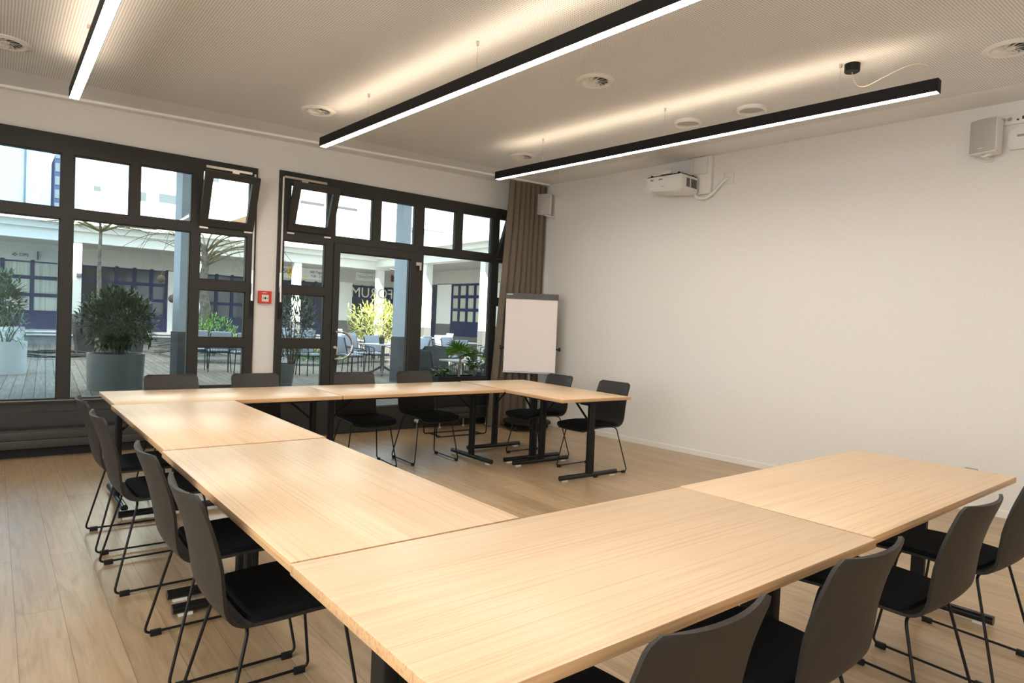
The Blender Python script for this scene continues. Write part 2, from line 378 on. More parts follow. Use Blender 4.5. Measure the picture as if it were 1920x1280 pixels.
# curtain rail on the ceiling
bm = BM()
for x0, x1 in ((XL, 5.36),):
    y0 = 1.445-.043*(x0+.6)
    y1 = 1.445-.043*(x1+.6)
    P = [(x0, y0, ZC(x0)), (x1, y1, ZC(x1))]
    vs_ = [[bm.verts.new((p[0], p[1]+dy, p[2]+dz)) for dy, dz in ((-.02, .001), (-.02, -.022), (.02, -.022), (.02, .001))] for p in P]
    bm.faces.new(vs_[0]); bm.faces.new(vs_[1][::-1])
    for i in range(4): bm.faces.new((vs_[0][i], vs_[0][(i+1) % 4], vs_[1][(i+1) % 4], vs_[1][i]))
tag(obj('curtain_rail', bm, 'ctrack', smooth=False), 'white curtain rail running along the ceiling in front of the glazed wall', 'curtain rail')

# ------------------------------------------------------------------ glazing
FY0, FY1 = YW-.03, YW+.05                    # frame depth
GY = YW+.02
def fbox(bm, x0, x1, z0, z1, y0=FY0, y1=FY1): box(bm, (x0, y0, z0), (x1, y1, z1))
def pane(par, x0, x1, z0, z1, m='glass', y=GY):
    return ob('pane', m, par, ((x0-.008, y-.004, z0-.008), (x1+.008, y+.004, z1+.008)))
def beads(bm, x0, x1, z0, z1, w=.016, y0=FY0+.018, y1=FY1-.012):   # glazing beads set back in the frame
    fbox(bm, x0-.001, x0+w*.55, z0, z1, y0, y1); fbox(bm, x1-w*.55, x1+.001, z0, z1, y0, y1)
    fbox(bm, x0, x1, z0-.001, z0+w*.55, y0, y1); fbox(bm, x0, x1, z1-w*.55, z1+.001, y0, y1)
def frame_grid(par, X0, X1, Z0, Z1, holes, name='frame'):
    """solid frame with rectangular openings: fill everything that is not a hole"""
    xs = sorted({X0, X1} | {h[0] for h in holes} | {h[1] for h in holes}); zs = sorted({Z0, Z1} | {h[2] for h in holes} | {h[3] for h in holes})
    bm = BM(); 
    for i in range(len(xs)-1):
        run = None
        for k in range(len(zs)-1):
            cx, cz = (xs[i]+xs[i+1])/2, (zs[k]+zs[k+1])/2
            solid = not any(h[0] < cx < h[1] and h[2] < cz < h[3] for h in holes)
            if solid and run is None: run = zs[k]
            if run is not None and (not solid or k == len(zs)-2):
                fbox(bm, xs[i], xs[i+1], run, zs[k] if not solid else zs[k+1]); run = None
    for h in holes: beads(bm, *h)
    return obj(name, bm, 'frame', par, smooth=False)
def tilt_sash(par, x0, x1, z0, z1, deg, steel_left):
    """bottom-hung vent leaning into the room, with opener arm on the head and hinge caps"""
    s = bpy.data.objects.new('tilting_sash', None); COL.objects.link(s); s.parent = par; s.location = ((x0+x1)/2, FY0-.004, z0); s.rotation_euler = (math.radians(deg), 0, 0)
    w, h = (x1-x0)/2, z1-z0; b = .075; bm = BM()
    for lo, hi in (((-w, 0), (-w+b, h)), ((w-b, 0), (w, h)), ((-w+b, 0), (w-b, b*.9)), ((-w+b, h-b*.9), (w-b, h))): box(bm, (lo[0], -.03, lo[1]), (hi[0], .022, hi[1]))
    obj('sash_frame', bm, 'frame', s, smooth=False)
    ob('sash_pane', 'glass', s, ((-w+b-.008, -.006, b*.9-.008), (w-b+.008, .002, h-b*.9+.008)))
    return s
def opener(par, x0, x1, z, flip, xr, z_low):
    bm = BM(); box(bm, (x0, FY0-.028, z-.012), (x1, FY0-.001, z+.012)); obj('opener_arm', bm, 'steel', par, smooth=False)
    xb = x0+.62*(x1-x0) if not flip else x0+.45*(x1-x0)
    ob('opener_bracket', 'steel', par, ((xb-.035, FY0-.055, z-.05), (xb+.035, FY0-.001, z-.012)))
    bm = BM(); tube(bm, [(xr, FY0-.012, z), (xr, FY0-.012, z_low)], .010, 8); obj('opener_rod', bm, 'white_enamel', par)
    bm = BM(); tube(bm, [(xr, FY0-.02, z_low+.02), (xr, FY0-.028, z_low-.16)], .013, 8); tube(bm, [(xr, FY0-.012, z_low+.16), (xr, FY0-.012, z_low)], .016, 8); obj('lever', bm, 'chrome', par)
    bm = BM(); tube(bm, [(xr, FY0-.028, z_low-.16), (xr, FY0-.03, z_low-.34)], .012, 8); obj('lever_grip', bm, 'plastic_black', par)
def hinge_caps(par, x0, x1, z):
    for a, b in ((x0+.01, x0+.09), (x1-.09, x1-.01)):
        ob('hinge_cap', 'steel', par, ((a, FY0-.012, z-.008), (b, FY0+.001, z+.008)))
# left unit
w1 = sempty('window_1', (0, 0, 0))
SILL = .505
h1 = [(-1.55, -.15, 2.245, 2.735), (-1.55, -.15, .515, 2.15), (-2.8, -1.65, 2.245, 2.735), (-2.8, -1.65, .515, 2.15),
      (-.055, .39, 2.245, 2.735), (.475, .935, 2.255, 2.745), (-.055, .930, .515, 2.16),
      (1.03, 1.50, 2.285, 2.80), (1.018, 1.475, 1.692, 2.170), (1.020, 1.474, 1.10, 1.588), (1.020, 1.474, .60, 1.003)]
frame_grid(w1, U1[0], U1[1], SILL-.02, HEAD, h1)
for i, h in enumerate(h1):
    if i != 7: pane(w1, *h, m='glass_cool' if i < 4 else 'glass')
tilt_sash(w1, 1.0, 1.525, 2.24, 2.80, 22, False)
opener(w1, 1.05, 1.50, 2.83, False, 1.535, 1.66); hinge_caps(w1, .995, 1.53, 2.215)
ob('sill_strip', 'alu_grey', w1, ((-2.8, FY0-.008, SILL-.003), (1.0, FY0+.02, SILL+.005)))
# right unit with the door
w2 = sempty('window_2', (0, 0, 0))
h2 = [(1.925, 2.36, 2.36, 2.80), (2.45, 2.915, 2.288, 2.78), (3.02, 3.492, 2.298, 2.79), (3.615, 4.095, 2.295, 2.797), (4.196, 4.68, 2.303, 2.80), (4.80, 5.18, 2.30, 2.80),
      (1.866, 2.34, 1.693, 2.182), (1.868, 2.344, 1.103, 1.596), (1.873, 2.344, .56, 1.003),
      (2.435, 3.535, .0, 2.215), (3.622, 4.69, .56, 2.203), (4.805, 5.2, 1.712, 2.207), (4.795, 5.2, 1.10, 1.612), (4.795, 5.2, .56, 1.0)]
frame_grid(w2, U2[0], U2[1], 0, HEAD+.03, h2)
for i, h in enumerate(h2):
    if i not in (0, 5, 9): pane(w2, *h)
tilt_sash(w2, 1.885, 2.40, 2.30, 2.83, 22, True); tilt_sash(w2, 4.76, 5.22, 2.28, 2.82, 22, True)
opener(w2, 1.84, 2.32, 2.86, True, 1.835, 1.66); hinge_caps(w2, 1.88, 2.40, 2.262)
hinge_caps(w2, 4.76, 5.2, 2.25)
d1 = sempty('door_1', (0, 0, 0))
bm = BM()
dx0, dx1, dz1 = 2.438, 3.532, 2.212; gx0, gx1, gz0, gz1 = 2.512, 3.438, .30, 2.118
for lo, hi in (((dx0, .012), (gx0, dz1)), ((gx1, .012), (dx1, dz1)), ((gx0, .012), (gx1, gz0)), ((gx0, gz1), (gx1, dz1))): fbox(bm, lo[0], hi[0], lo[1], hi[1], FY0-.012, FY1-.004)
beads(bm, gx0, gx1, gz0, gz1); obj('leaf_frame', bm, 'frame', d1, smooth=False)
dp = pane(d1, gx0, gx1, gz0, gz1)
bm = BM(); pts = [(2.475, FY0-.012, 1.195)]
for k in range(17):
    a = PI/2-PI*k/16; pts.append((2.515+.155*math.cos(a)*1.0, FY0-.075, 1.04+.155*math.sin(a)))
pts = [(2.47, FY0-.01, 1.195), (2.47, FY0-.07, 1.195)]+pts[1:]+[(2.47, FY0-.07, .885), (2.47, FY0-.01, .885)]
tube(bm, pts, .0145, 12); obj('bow_handle', bm, 'chrome', d1)
bm = BM(); lathe(bm, [(0, .0), (.018, 0), (.016, .012), (0, .012)], 16, Matrix.Translation((2.478, FY0-.012, 1.015)) @ Matrix.Rotation(PI/2, 4, 'X')); box(bm, (2.483, FY0-.06, .93), (2.496, FY0-.02, 1.02)); obj('lock_with_key', bm, 'steel', d1)
ob('door_hinge', 'steel', d1, ((3.50, FY0-.035, 2.045), (3.575, FY0-.01, 2.085)), ((3.548, FY0-.035, 1.99), (3.575, FY0-.01, 2.043)))
text_mesh('lettering', 'FORUM', .168, 'etched', d1, Matrix.Translation((3.245, GY+.012, 1.612)) @ Matrix.Rotation(PI, 4, 'Z') @ Matrix.Rotation(PI/2, 4, 'X') @ Matrix.Diagonal((.98, 1, 1, 1)), .0008)
# panels and radiators under the left unit and the right fixed pane
p1 = sempty('trim_1')
ob('panel', 'panel', p1, ((U1[0], YW-.005, .0), (U1[1], YW+.06, SILL-.02)), ((U1[0]+.05, YW-.018, .27), (U1[1]-.02, YW, .40)))
ob('plinth', 'dark_slot', p1, ((U1[0], YW-.012, 0), (U1[1], YW, .075)))
def radiator(name_label, x0, x1):
    t = thing('radiator', name_label, 'radiator', ((x0+x1)/2, YW-.095, 0))
    h = (x1-x0)/2; bm = BM()
    for z0, z1 in ((.100, .172), (.176, .246)): box(bm, (-h, -.045, z0), (h, .045, z1), bev=.004)
    box(bm, (-h+.005, -.03, .11), (h-.005, .03, .26)); obj('body', bm, 'radiator', t)
    bm = BM()
    for k in range(int((x1-x0)/.03)): box(bm, (-h+.02+k*.03, -.03, .26), (-h+.024+k*.03, .03, .265))
    obj('top_grille', bm, 'radiator', t, smooth=False)
    for x in (-h+.25, 0, h-.25):
        bm = BM(); tube(bm, [(x, 0, 0), (x, 0, .1)], .010, 8); lathe(bm, [(0, .0), (.02, 0), (.018, .012), (0, .012)], 12, Matrix.Translation((x, 0, 0))); obj('leg', bm, 'steel', t)
    return t
radiator('low dark grey radiator under the left window', -2.7, 1.45)
radiator('low dark grey radiator under the pane right of the glass door', 3.66, 4.9)
for k, (x, z) in enumerate(((2.07, .07), (3.585, .10))):
    t = thing('radiator_valve', ('chrome radiator valve left of the glass door', 'chrome radiator valve right of the glass door')[k], 'valve', (x, YW-.075, z), 0, 'radiator valves')
    bm = BM(); tube(bm, [(0, 0, -.07 if k == 0 else -.1), (0, 0, .06)], .009, 8); obj('pipe', bm, 'chrome', t)
    bm = BM(); lathe(bm, [(0, -.03), (.022, -.03), (.022, .03), (0, .03)], 14, Matrix.Rotation(PI/2, 4, 'X')); obj('head', bm, 'white_plastic', t)

# ------------------------------------------------------------------ tables
def make_table(label, cx, cy, rot, Lx, Wy, grp='oak folding tables set in a U'):
    t = thing('folding_table', label, 'table', (cx, cy, 0), rot, grp)
    bm = BM(); box(bm, (-Lx/2+.0015, -Wy/2+.0015, .711), (Lx/2-.0015, Wy/2-.0015, .74), bev=.0025)
    o = obj('tabletop', bm, 'oak_top', t); o.data.materials.append(M['oak_edge'])
    for p in o.data.polygons:
        if abs(p.normal.z) < .5: p.material_index = 1
    for q in (-1, 1): ob('support_rail', 'black_metal', t, ((-Lx/2+.16, q*(Wy/2-.09)-.02, .690), (Lx/2-.16, q*(Wy/2-.09)+.02, .7105)))
    for s in (-1, 1):
        x = s*(Lx/2-.078); fl = .34 if Wy < .83 else .345
        bm = BM(); prism(bm, [(a+x, b) for a, b in rrect(.042, .062, .008, 3)], 'z', .045, .71); leg = obj('leg', bm, 'black_metal', t)
        bm = BM(); tube(bm, [(x, -fl, .034), (x, fl, .034)], .0225, 16); obj('foot', bm, 'black_gloss', leg)
        for q in (-1, 1):
            ob('glide', 'white_plastic', leg, ((x-.014, q*(fl-.055)-.03, 0), (x+.014, q*(fl-.055)+.03, .014)))
        ob('mounting_plate', 'black_metal', t, ((x-.05, -.20, .697), (x+.05, .20, .7105)), ((x-s*.05-.05, -.05, .665), (x-s*.05+.05, .05, .6965)))
        bm = BM(); tube(bm, [(x-s*.012, 0, .50), (x-s*.24, 0, .692)], .010, 8); tube(bm, [(x-s*.24, -.03, .694), (x-s*.24, .03, .694)], .012, 8); obj('brace', bm, 'black_metal', t)
    return t
R_ = math.radians
make_table('oak topped table in the back left corner of the U', .805, -.322, R_(.3), 1.575, .80)
make_table('oak topped table in front of the glass door, far side of the U', 2.425, -.305, R_(.5), 1.655, .80)
make_table('oak topped square table in the back right corner of the U', 3.713, -.285, R_(-92.0), .83, .85)
make_table('oak topped square table at the right end of the far side, before the wall', 3.672, -1.130, R_(-92.0), .845, .85)
make_table('oak topped table in the left row, nearer the windows', .385, -1.548, R_(90.3), 1.64, .77)
make_table('oak topped table in the left row, nearer the camera', .380, -3.192, R_(90.3), 1.61, .77)
make_table('large oak topped table in the near left corner of the U', .808, -4.385, R_(.2), 1.625, .765)
make_table('oak topped table at the near right end of the U, by the white wall', 2.462, -4.352, R_(1.2), 1.675, .755)

# ------------------------------------------------------------------ meeting chairs
PROF = fillet([(0, .300, .412), (0, .268, .438), (0, .10, .454), (0, -.205, .444), (0, -.240, .60), (0, -.266, .72), (0, -.313, .848)], .085, 8)
def dense(pts, step=.012):
    out = [pts[0]]
    for a, b in zip(pts, pts[1:]):
        n = max(1, int((b-a).length/step))
        for k in range(1, n+1): out.append(a.lerp(b, k/n))
    return out
PR = dense(PROF)
def arc_len(P):
    s = [0]
    for a, b in zip(P, P[1:]): s.append(s[-1]+(b-a).length)
    return s
SL = arc_len(PR); TOT = SL[-1]
def half_w(s):
    t = s/TOT; w = .208 + (.197-.208)*max(0, (t-.45)/.55)
    w -= .010*math.exp(-((t-.50)/.10)**2)
    for d, r in ((s, .045), (TOT-s, .034)):
        if d < r: w -= r-math.sqrt(max(0, r*r-(r-d)**2))
    return w
def sheet(i0, i1, off, shrink, thick, nu=16, s0=None, s1=None, rr=0):
    bm = BM(); rows = []
    for i in range(i0, i1+1):
        p = PR[i]; a = PR[max(i-1, 0)]; b = PR[min(i+1, len(PR)-1)]; t = (b-a).normalized(); nrm = Vector((0, t.z, -t.y))
        if nrm.z < 0 and t.z < .5: nrm = -nrm
        if t.z > .5 and nrm.y < 0: nrm = -nrm
        w = half_w(SL[i])-shrink
        if rr:
            for d in (SL[i]-SL[i0], SL[i1]-SL[i]):
                if d < rr: w -= rr-math.sqrt(max(0, rr*rr-(rr-d)**2))
        tt = SL[i]/TOT; curve = .030*max(0, min(1, (tt-.45)/.3)); dish = .006*max(0, 1-tt/.4)
        row = []
        for j in range(nu+1):
            u = -1+2*j/nu; q = p+nrm*off+Vector((u*w, curve*u*u, dish*u*u)); row.append(bm.verts.new(q))
        rows.append(row)
    for A, B in zip(rows, rows[1:]):
        for j in range(nu): bm.faces.new((A[j], A[j+1], B[j+1], B[j]))
    bmesh.ops.recalc_face_normals(bm, faces=bm.faces)
    up = sum((f.normal.z+f.normal.y for f in bm.faces))
    if up < 0: bmesh.ops.reverse_faces(bm, faces=bm.faces)
    bmesh.ops.solidify(bm, geom=bm.faces[:], thickness=thick)
    return bm
IB = next(i for i, s in enumerate(SL) if s > .49*TOT)
def make_chair(label):
    t = thing('meeting_chair', label, 'chair')
    obj('seat', sheet(0, IB, 0, 0, .011), 'shell', t)
    obj('backrest', sheet(IB, len(PR)-1, 0, 0, .011), 'shell', t)
    ie = next(i for i, s in enumerate(SL) if s > .445)
    obj('seat_pad', sheet(0, ie, .019, .008, .018, rr=.04), 'fabric_black', t)
    for s in (-1, 1):
        P = [(0, .165, .4315), (s*.165, .165, .4315), (s*.186, .186, .41), (s*.243, .232, .022), (s*.243, .20, .0165), (s*.243, -.205, .0165), (s*.243, -.235, .022), (s*.185, -.150, .405), (s*.165, -.130, .4255), (0, -.130, .4255)]
        P2 = [(0, .165, .4315), (s*.18, .165, .4315), (s*.243, .228, .0165), (s*.243, -.238, .0165), (s*.18, -.135, .4255), (0, -.135, .4255)]
        bm = BM(); tube(bm, fillet(P2, .032, 6), .0056, 10); fr = obj('sled_frame', bm, 'black_metal', t)
        for y in (-.192, .192):
            ob('glide', 'plastic_black', fr, ((s*.243-.009, y-.021, 0), (s*.243+.009, y+.021, .025)), bev=.002)
    return t
GR = 'black meeting chairs around the U'
c0 = make_chair('black sled chair on the left side, farthest from the camera')
c0.location = (.085, -1.21, 0); c0.rotation_euler = (0, 0, R_(-90)); c0['group'] = GR
def chair(x, y, face, label):              # face: heading of the sitter in degrees, 90 = towards the windows
    dup(c0, (x, y, 0), R_(face-90), label, GR)
chair(.090, -1.86, 1, 'black sled chair on the left side, second from the window end')
chair(.140, -2.85, 0, 'black sled chair on the left side, third from the window end')
chair(.142, -3.47, 0, 'black sled chair on the left side, nearest the camera')
chair(.53, -.10, -89, 'black sled chair behind the far table, leftmost, before the big grey pot')
chair(1.18, -.10, -91, 'black sled chair behind the far table, under the red fire alarm box')
chair(2.085, -.105, -94, 'black sled chair with its back against the door glass, behind the far table')
chair(2.755, -.105, -91, 'black sled chair beside the plant stand, behind the far table')
chair(3.895, -.475, 180, 'black sled chair in front of the flipchart, at the right end table')
chair(3.93, -1.235, 181, 'black sled chair at the right end table, nearer the camera and before the bare wall')
chair(.475, -4.655, 90, 'black sled chair in the near row, leftmost, cut by the bottom edge')
chair(1.165, -4.65, 90, 'black sled chair in the near row, second from the left')
chair(2.05, -4.64, 89, 'black sled chair in the near row, third from the left')
chair(2.762, -4.645, 88, 'black sled chair in the near row, rightmost, cut by the right edge')

# ------------------------------------------------------------------ pendant lamps
def lamp(label, p0, p1, zb, wires, cord=False):
    p0 = Vector((*p0, 0)); p1 = Vector((*p1, 0)); d = p1-p0; ln = d.length; ang = math.atan2(d.y, d.x); mid = (p0+p1)/2
    t = thing('pendant_light', label, 'lamp', (mid.x, mid.y, zb), ang, 'black linear pendant lamps'); h = ln/2; w = .034; H = .082
    ob('housing', 'lamp_black', t, ((-h, -w, 0), (h, -w+.003, H)), ((-h, w-.003, 0), (h, w, H)), ((-h, -w+.003, .030), (h, w-.003, .036)))
    for s in (-1, 1): ob('end_cap', 'lamp_black', t, ((s*h-.003, -w, 0), (s*h+.003, w, H)))
    ob('diffuser', 'lamp_light', t, ((-h+.004, -w+.004, .0015), (h-.004, w-.004, .006)))
    ob('uplight_diffuser', 'lamp_up', t, ((-h+.20, -w+.006, .052), (h-.20, w-.006, .056)))
    c, s_ = math.cos(ang), math.sin(ang)
    for k, q in enumerate(wires):              # q: distance from the window end
        x = -h+q; wx = mid.x+c*x; zt = ZC(wx)-zb
        bm = BM(); tube(bm, [(x, 0, H+.045), (x, 0, zt)], .0017, 6); tube(bm, [(x, 0, H+.03), (x, 0, H+.06)], .005, 8)
        tube(bm, [(x-.02, 0, H-.04), (x, 0, H+.04), (x+.02, 0, H-.04)], .0016, 6)
        lathe(bm, [(0, zt-.03), (.008, zt-.03), (.011, zt), (0, zt)], 10, Matrix.Translation((x, 0, 0))); obj('suspension_wire', bm, 'steel', t)
    if cord:
        x = h-.58; zt = ZC(mid.x+c*x)-zb
        bm = BM(); lathe(bm, [(0, zt-.055), (.046, zt-.055), (.05, zt-.05), (.05, zt), (0, zt)], 24, Matrix.Translation((x+.03, .055, 0))); obj('canopy', bm, 'lamp_black', t)
        a = Vector((x+.03, .055, zt-.055)); pts = [a, a+Vector((.03, -.01, -.10)), a+Vector((.10, -.03, -.135)), a+Vector((.20, -.03, -.10)), a+Vector((.34, -.03, -.055)), a+Vector((.44, -.04, -.06)), a+Vector((.49, -.05, -.10)), Vector((h-.06, 0, H-.03))]
        bm = BM(); tube(bm, fillet(pts, .06, 5), .003, 8); obj('power_cord', bm, 'cord', t)
lamp('black linear pendant lamp nearest the right wall, with a ceiling cup and cord', (3.715, .185), (4.035, -4.01), 2.95, (.69, 2.16, 3.60), True)
lamp('black linear pendant lamp in the middle of the ceiling', (1.783, .34), (1.99, -4.25), 2.95, (.86, 2.34, 3.9))
for k, x in enumerate((.6, 3.9)):  # unseen lamps added to brighten the near tables and floor
    lamp(('added unseen pendant lamp behind the camera, left', 'added unseen pendant lamp behind the camera, right')[k], (x, -5.1), (x, -7.7), 2.95, (.6, 2.0))
lamp('black linear pendant lamp at the left, seen almost from below', (-.152, .45), (-.155, -4.1), 2.95, (.93, 2.4, 3.9))

# ------------------------------------------------------------------ ceiling vents and discs
def vent(label, x, y):
    t = thing('ceiling_vent', label, 'vent', (x, y, ZC(x)), 0, 'round swirl vents in the ceiling')
    bm = BM(); lathe(bm, [(.098, 0), (.155, 0), (.155, -.006), (.125, -.018), (.098, -.010), (.098, 0)], 40); obj('ring', bm, 'white_enamel', t)
    bm = BM()
    for k in range(12):
        a = 2*PI*k/12; m = Matrix.Rotation(a, 4, 'Z') @ Matrix.Translation((.066, 0, -.008)) @ Matrix.Rotation(.30, 4, 'Z') @ Matrix.Rotation(.45, 4, 'X')
        box(bm, (-.034, -.021, -.001), (.034, .021, .001), m)
    lathe(bm, [(0, -.014), (.022, -.012), (.03, -.002), (0, 0)], 20); obj('swirl_blades', bm, 'white_enamel', t)
    bm = BM(); lathe(bm, [(0, -.0012), (.1, -.0012), (.1, -.0004), (0, -.0004)], 32); obj('shadow_plate', bm, 'vent_grey', t)
vent('round swirl vent left of the middle lamp end, above the door', 1.69, .225)
vent('round swirl vent between the middle and right lamps', 2.976, -2.018)
vent('round swirl vent above the window end of the right lamp', 4.09, .224)
vent('round swirl vent at the left edge of the ceiling, cut by the frame', -.575, .266)
vent('round swirl vent at the right edge of the ceiling, above the wall speaker', 4.50, -4.25)
for k, (x, y, r_) in enumerate(((4.336, -1.864, .125), (4.406, -2.461, .125))):
    t = thing('ceiling_disc', ('round white ceiling disc, the smaller and farther of the two above the projector', 'round white ceiling disc, the nearer of the two beside the right lamp')[k], 'ceiling disc', (x, y, ZC(x)), 0, 'white round discs in the ceiling')
    bm = BM(); lathe(bm, [(r_-.028, 0), (r_, 0), (r_, -.024), (r_-.014, -.032), (r_-.028, -.026), (r_-.028, 0)], 40); obj('rim', bm, 'white_enamel', t)
    bm = BM(); lathe(bm, [(0, -.010), (r_-.027, -.010), (r_-.027, -.001), (0, -.001)], 40); obj('cover', bm, 'disc_cover', t)

# ------------------------------------------------------------------ right wall fittings (local frame: +x into the wall)
WA = math.atan(.0649)
def wall_thing(name, label, cat, y, z, group=None):
    return thing(name, label, cat, (XR(y), y, z), WA, group)
pj_ = wall_thing('projector', 'white short throw projector hanging from a wall plate below the ceiling', 'projector', -1.10, 3.0)
box_m = Matrix.Identity(4)
bm = BM(); x0, x1, y0, y1 = -.44, -.12, -.10, .36
prism(bm, [(y0, .055), (y1, .055), (y1, -.075), (y1-.05, -.098), (y0+.08, -.125), (y0, -.115)], 'x', x0, x1); bmesh.ops.bevel(bm, geom=bm.edges[:], offset=.010, segments=2, affect='EDGES'); obj('body', bm, 'white_plastic', pj_)
ob('top_cover', 'plastic_black', pj_, ((x0+.01, y0+.01, .056), (x1-.01, y1-.01, .064)))
bm = BM()
for k in range(14): box(bm, (x1-.03-k*.013-(0 if k < 9 else .02), y0-.002, -.07), (x1-.023-k*.013-(0 if k < 9 else .02), y0+.001, .025))
obj('vent_slots', bm, 'dark_slot', pj_, smooth=False)
ob('front_marks', 'alu_grey', pj_, ((x0-.001, .26, .012), (x0+.001, .30, .030)), ((x0-.001, .14, .012), (x0+.001, .19, .028)), ((x0-.001, .12, -.06), (x0+.001, .16, -.054)))
bm = BM()
for a, b in ((x0+.04, y0+.06), (x0+.04, y1-.05), (x1-.04, y0+.05)): lathe(bm, [(0, .064), (.018, .064), (.014, .082), (0, .082)], 14, Matrix.Translation((a, b, 0)))
obj('mounting_knobs', bm, 'plastic_black', pj_)
ob('mount_arm', 'white_enamel', pj_, ((-.40, .06, .082), (.0, .20, .112)), ((-.34, .0, .078), (-.16, .26, .090)))
ob('wall_plate', 'white_enamel', pj_, ((-.05, -.215, -.11), (-.001, .045, .305)), ((-.065, -.17, .11), (-.05, .0, .29)), bev=.004)
bm = BM(); tube(bm, fillet([(-.09, -.02, -.02), (-.09, -.06, -.15), (-.07, -.16, -.17), (-.05, -.24, -.12), (-.03, -.36, .01), (-.015, -.40, .03)], .06, 6), .018, 12); obj('cable_duct', bm, 'white_plastic', pj_)
sk = wall_thing('wall_socket', 'square white socket plate beside the projector cable', 'socket', -1.50, 3.035)
ob('plate', 'white_plastic', sk, ((-.012, -.062, -.062), (-.001, .062, .062)), bev=.003)
bm = BM(); lathe(bm, [(0, 0), (.022, 0), (.022, -.006), (0, -.006)], 18, Matrix.Translation((-.012, .0, 0)) @ Matrix.Rotation(PI/2, 4, 'Y')); obj('outlet', bm, 'white_enamel', sk)
s2 = wall_thing('wall_socket', 'small grey socket box low on the right wall, just above the near table end', 'socket', -3.83, .325)
ob('plate', 'alu_grey', s2, ((-.03, -.045, -.03), (-.001, .045, .03)), bev=.004)
ob('outlet', 'dark_slot', s2, ((-.032, -.015, -.012), (-.029, .015, .012)))
def speaker(label, y, z, w, h, dep, yaw, out):
    t = wall_thing('wall_speaker', label, 'speaker', y, z, 'grey wall speakers')
    e = Matrix.Translation((-out, 0, 0)) @ Matrix.Rotation(yaw, 4, 'Z')      # -x is the front
    bm = BM(); prism(bm, [(-.02, -w/2), (.0, -w/2), (dep, -w*.30), (dep, w*.30), (0, w/2), (-.02, w/2)], 'z', -h/2, h/2, e); bmesh.ops.bevel(bm, geom=bm.edges[:], offset=.006, segments=2, affect='EDGES'); obj('cabinet', bm, 'white_plastic', t)
    bm = BM(); n = 12; A = []; 
    for k in range(n+1):
        u = -w/2+.006+(w-.012)*k/n; A.append((-.022-.018*(1-(2*k/n-1)**2), u))
    prism(bm, A+[(-.018, w/2-.006), (-.018, -w/2+.006)], 'z', -h/2+.008, h/2-.004, e); obj('grille', bm, 'grey_grille', t)
    ob('badge', 'white_plastic', t, ((-.042, -.02, -h/2+.03), (-.0405, .02, -h/2+.036))).matrix_local = e
    bm = BM(); tube(bm, [e @ Vector((dep*.5, 0, -h/2-.012)), e @ Vector((dep*.5, 0, -h/2))], .025, 14); box(bm, (-out+dep*.3, -.02, -h/2-.02), (-.004, .02, -h/2-.006)); box(bm, (-.02, -.03, -h/2-.03), (-.001, .03, h/2)); obj('bracket', bm, 'white_plastic', t)
speaker('small grey wall speaker in the corner in front of the curtain', 1.10, 3.0, .19, .27, .13, .35, .20)
speaker('grey wall speaker at the upper right edge beside the white box', -3.82, 3.015, .20, .265, .14, -.30, .21)
rt = wall_thing('wall_router', 'rounded white wireless box on the wall right of the speaker', 'router', -4.06, 3.005)
bm = BM(); prism(bm, rrect(.24, .17, .03), 'x', -.045, -.001); bmesh.ops.bevel(bm, geom=[e for e in bm.edges if e.calc_length() < 2 and all(abs(v.co.x+.045) < .001 for v in e.verts)], offset=.008, segments=2, affect='EDGES'); obj('body', bm, 'white_plastic', rt)
bm = BM(); prism(bm, [(a+.02, b+.02) for a, b in rrect(.085, .018, .009)], 'x', -.047, -.0445); obj('status_window', bm, 'alu_grey', rt)
st = wall_thing('socket_strip', 'white socket strip on the right wall under the ceiling, above the white box', 'socket', -4.00, 3.17)
ob('plate', 'white_plastic', st, ((-.014, -.16, -.042), (-.001, .16, .042)), bev=.003)
bm = BM()
for y in (.10, .06): lathe(bm, [(0, 0), (.017, 0), (.017, -.004), (0, -.004)], 16, Matrix.Translation((-.014, y, 0)) @ Matrix.Rotation(-PI/2, 4, 'Y'))
obj('outlet', bm, 'white_enamel', st); ob('port', 'dark_slot', st, ((-.016, -.045, -.012), (-.0135, -.02, .014)), ((-.016, .0, -.016), (-.0135, .015, -.004)))

# fire alarm call point on the pier
fa = thing('fire_alarm', 'red fire alarm call point on the white pier between the windows', 'fire alarm', (1.679, YW, 1.545))
bm = BM(); prism(bm, rrect(.135, .135, .008), 'y', -.035, -.001); obj('housing', bm, 'red', fa)
ob('press_plate', 'white_plastic', fa, ((-.036, -.038, -.046), (.036, -.035, .026)))
bm = BM(); lathe(bm, [(0, 0), (.011, 0), (.011, .002), (0, .002)], 16, Matrix.Translation((0, -.038, -.010)) @ Matrix.Rotation(PI/2, 4, 'X'))
for s in (-1, 1): prism(bm, [(s*.016, -.010), (s*.027, -.003), (s*.027, -.017)], 'y', -.040, -.038)
obj('symbol', bm, 'plastic_black', fa, smooth=False)
ob('top_strip', 'white_plastic', fa, ((-.028, -.0365, .045), (.015, -.035, .051)))

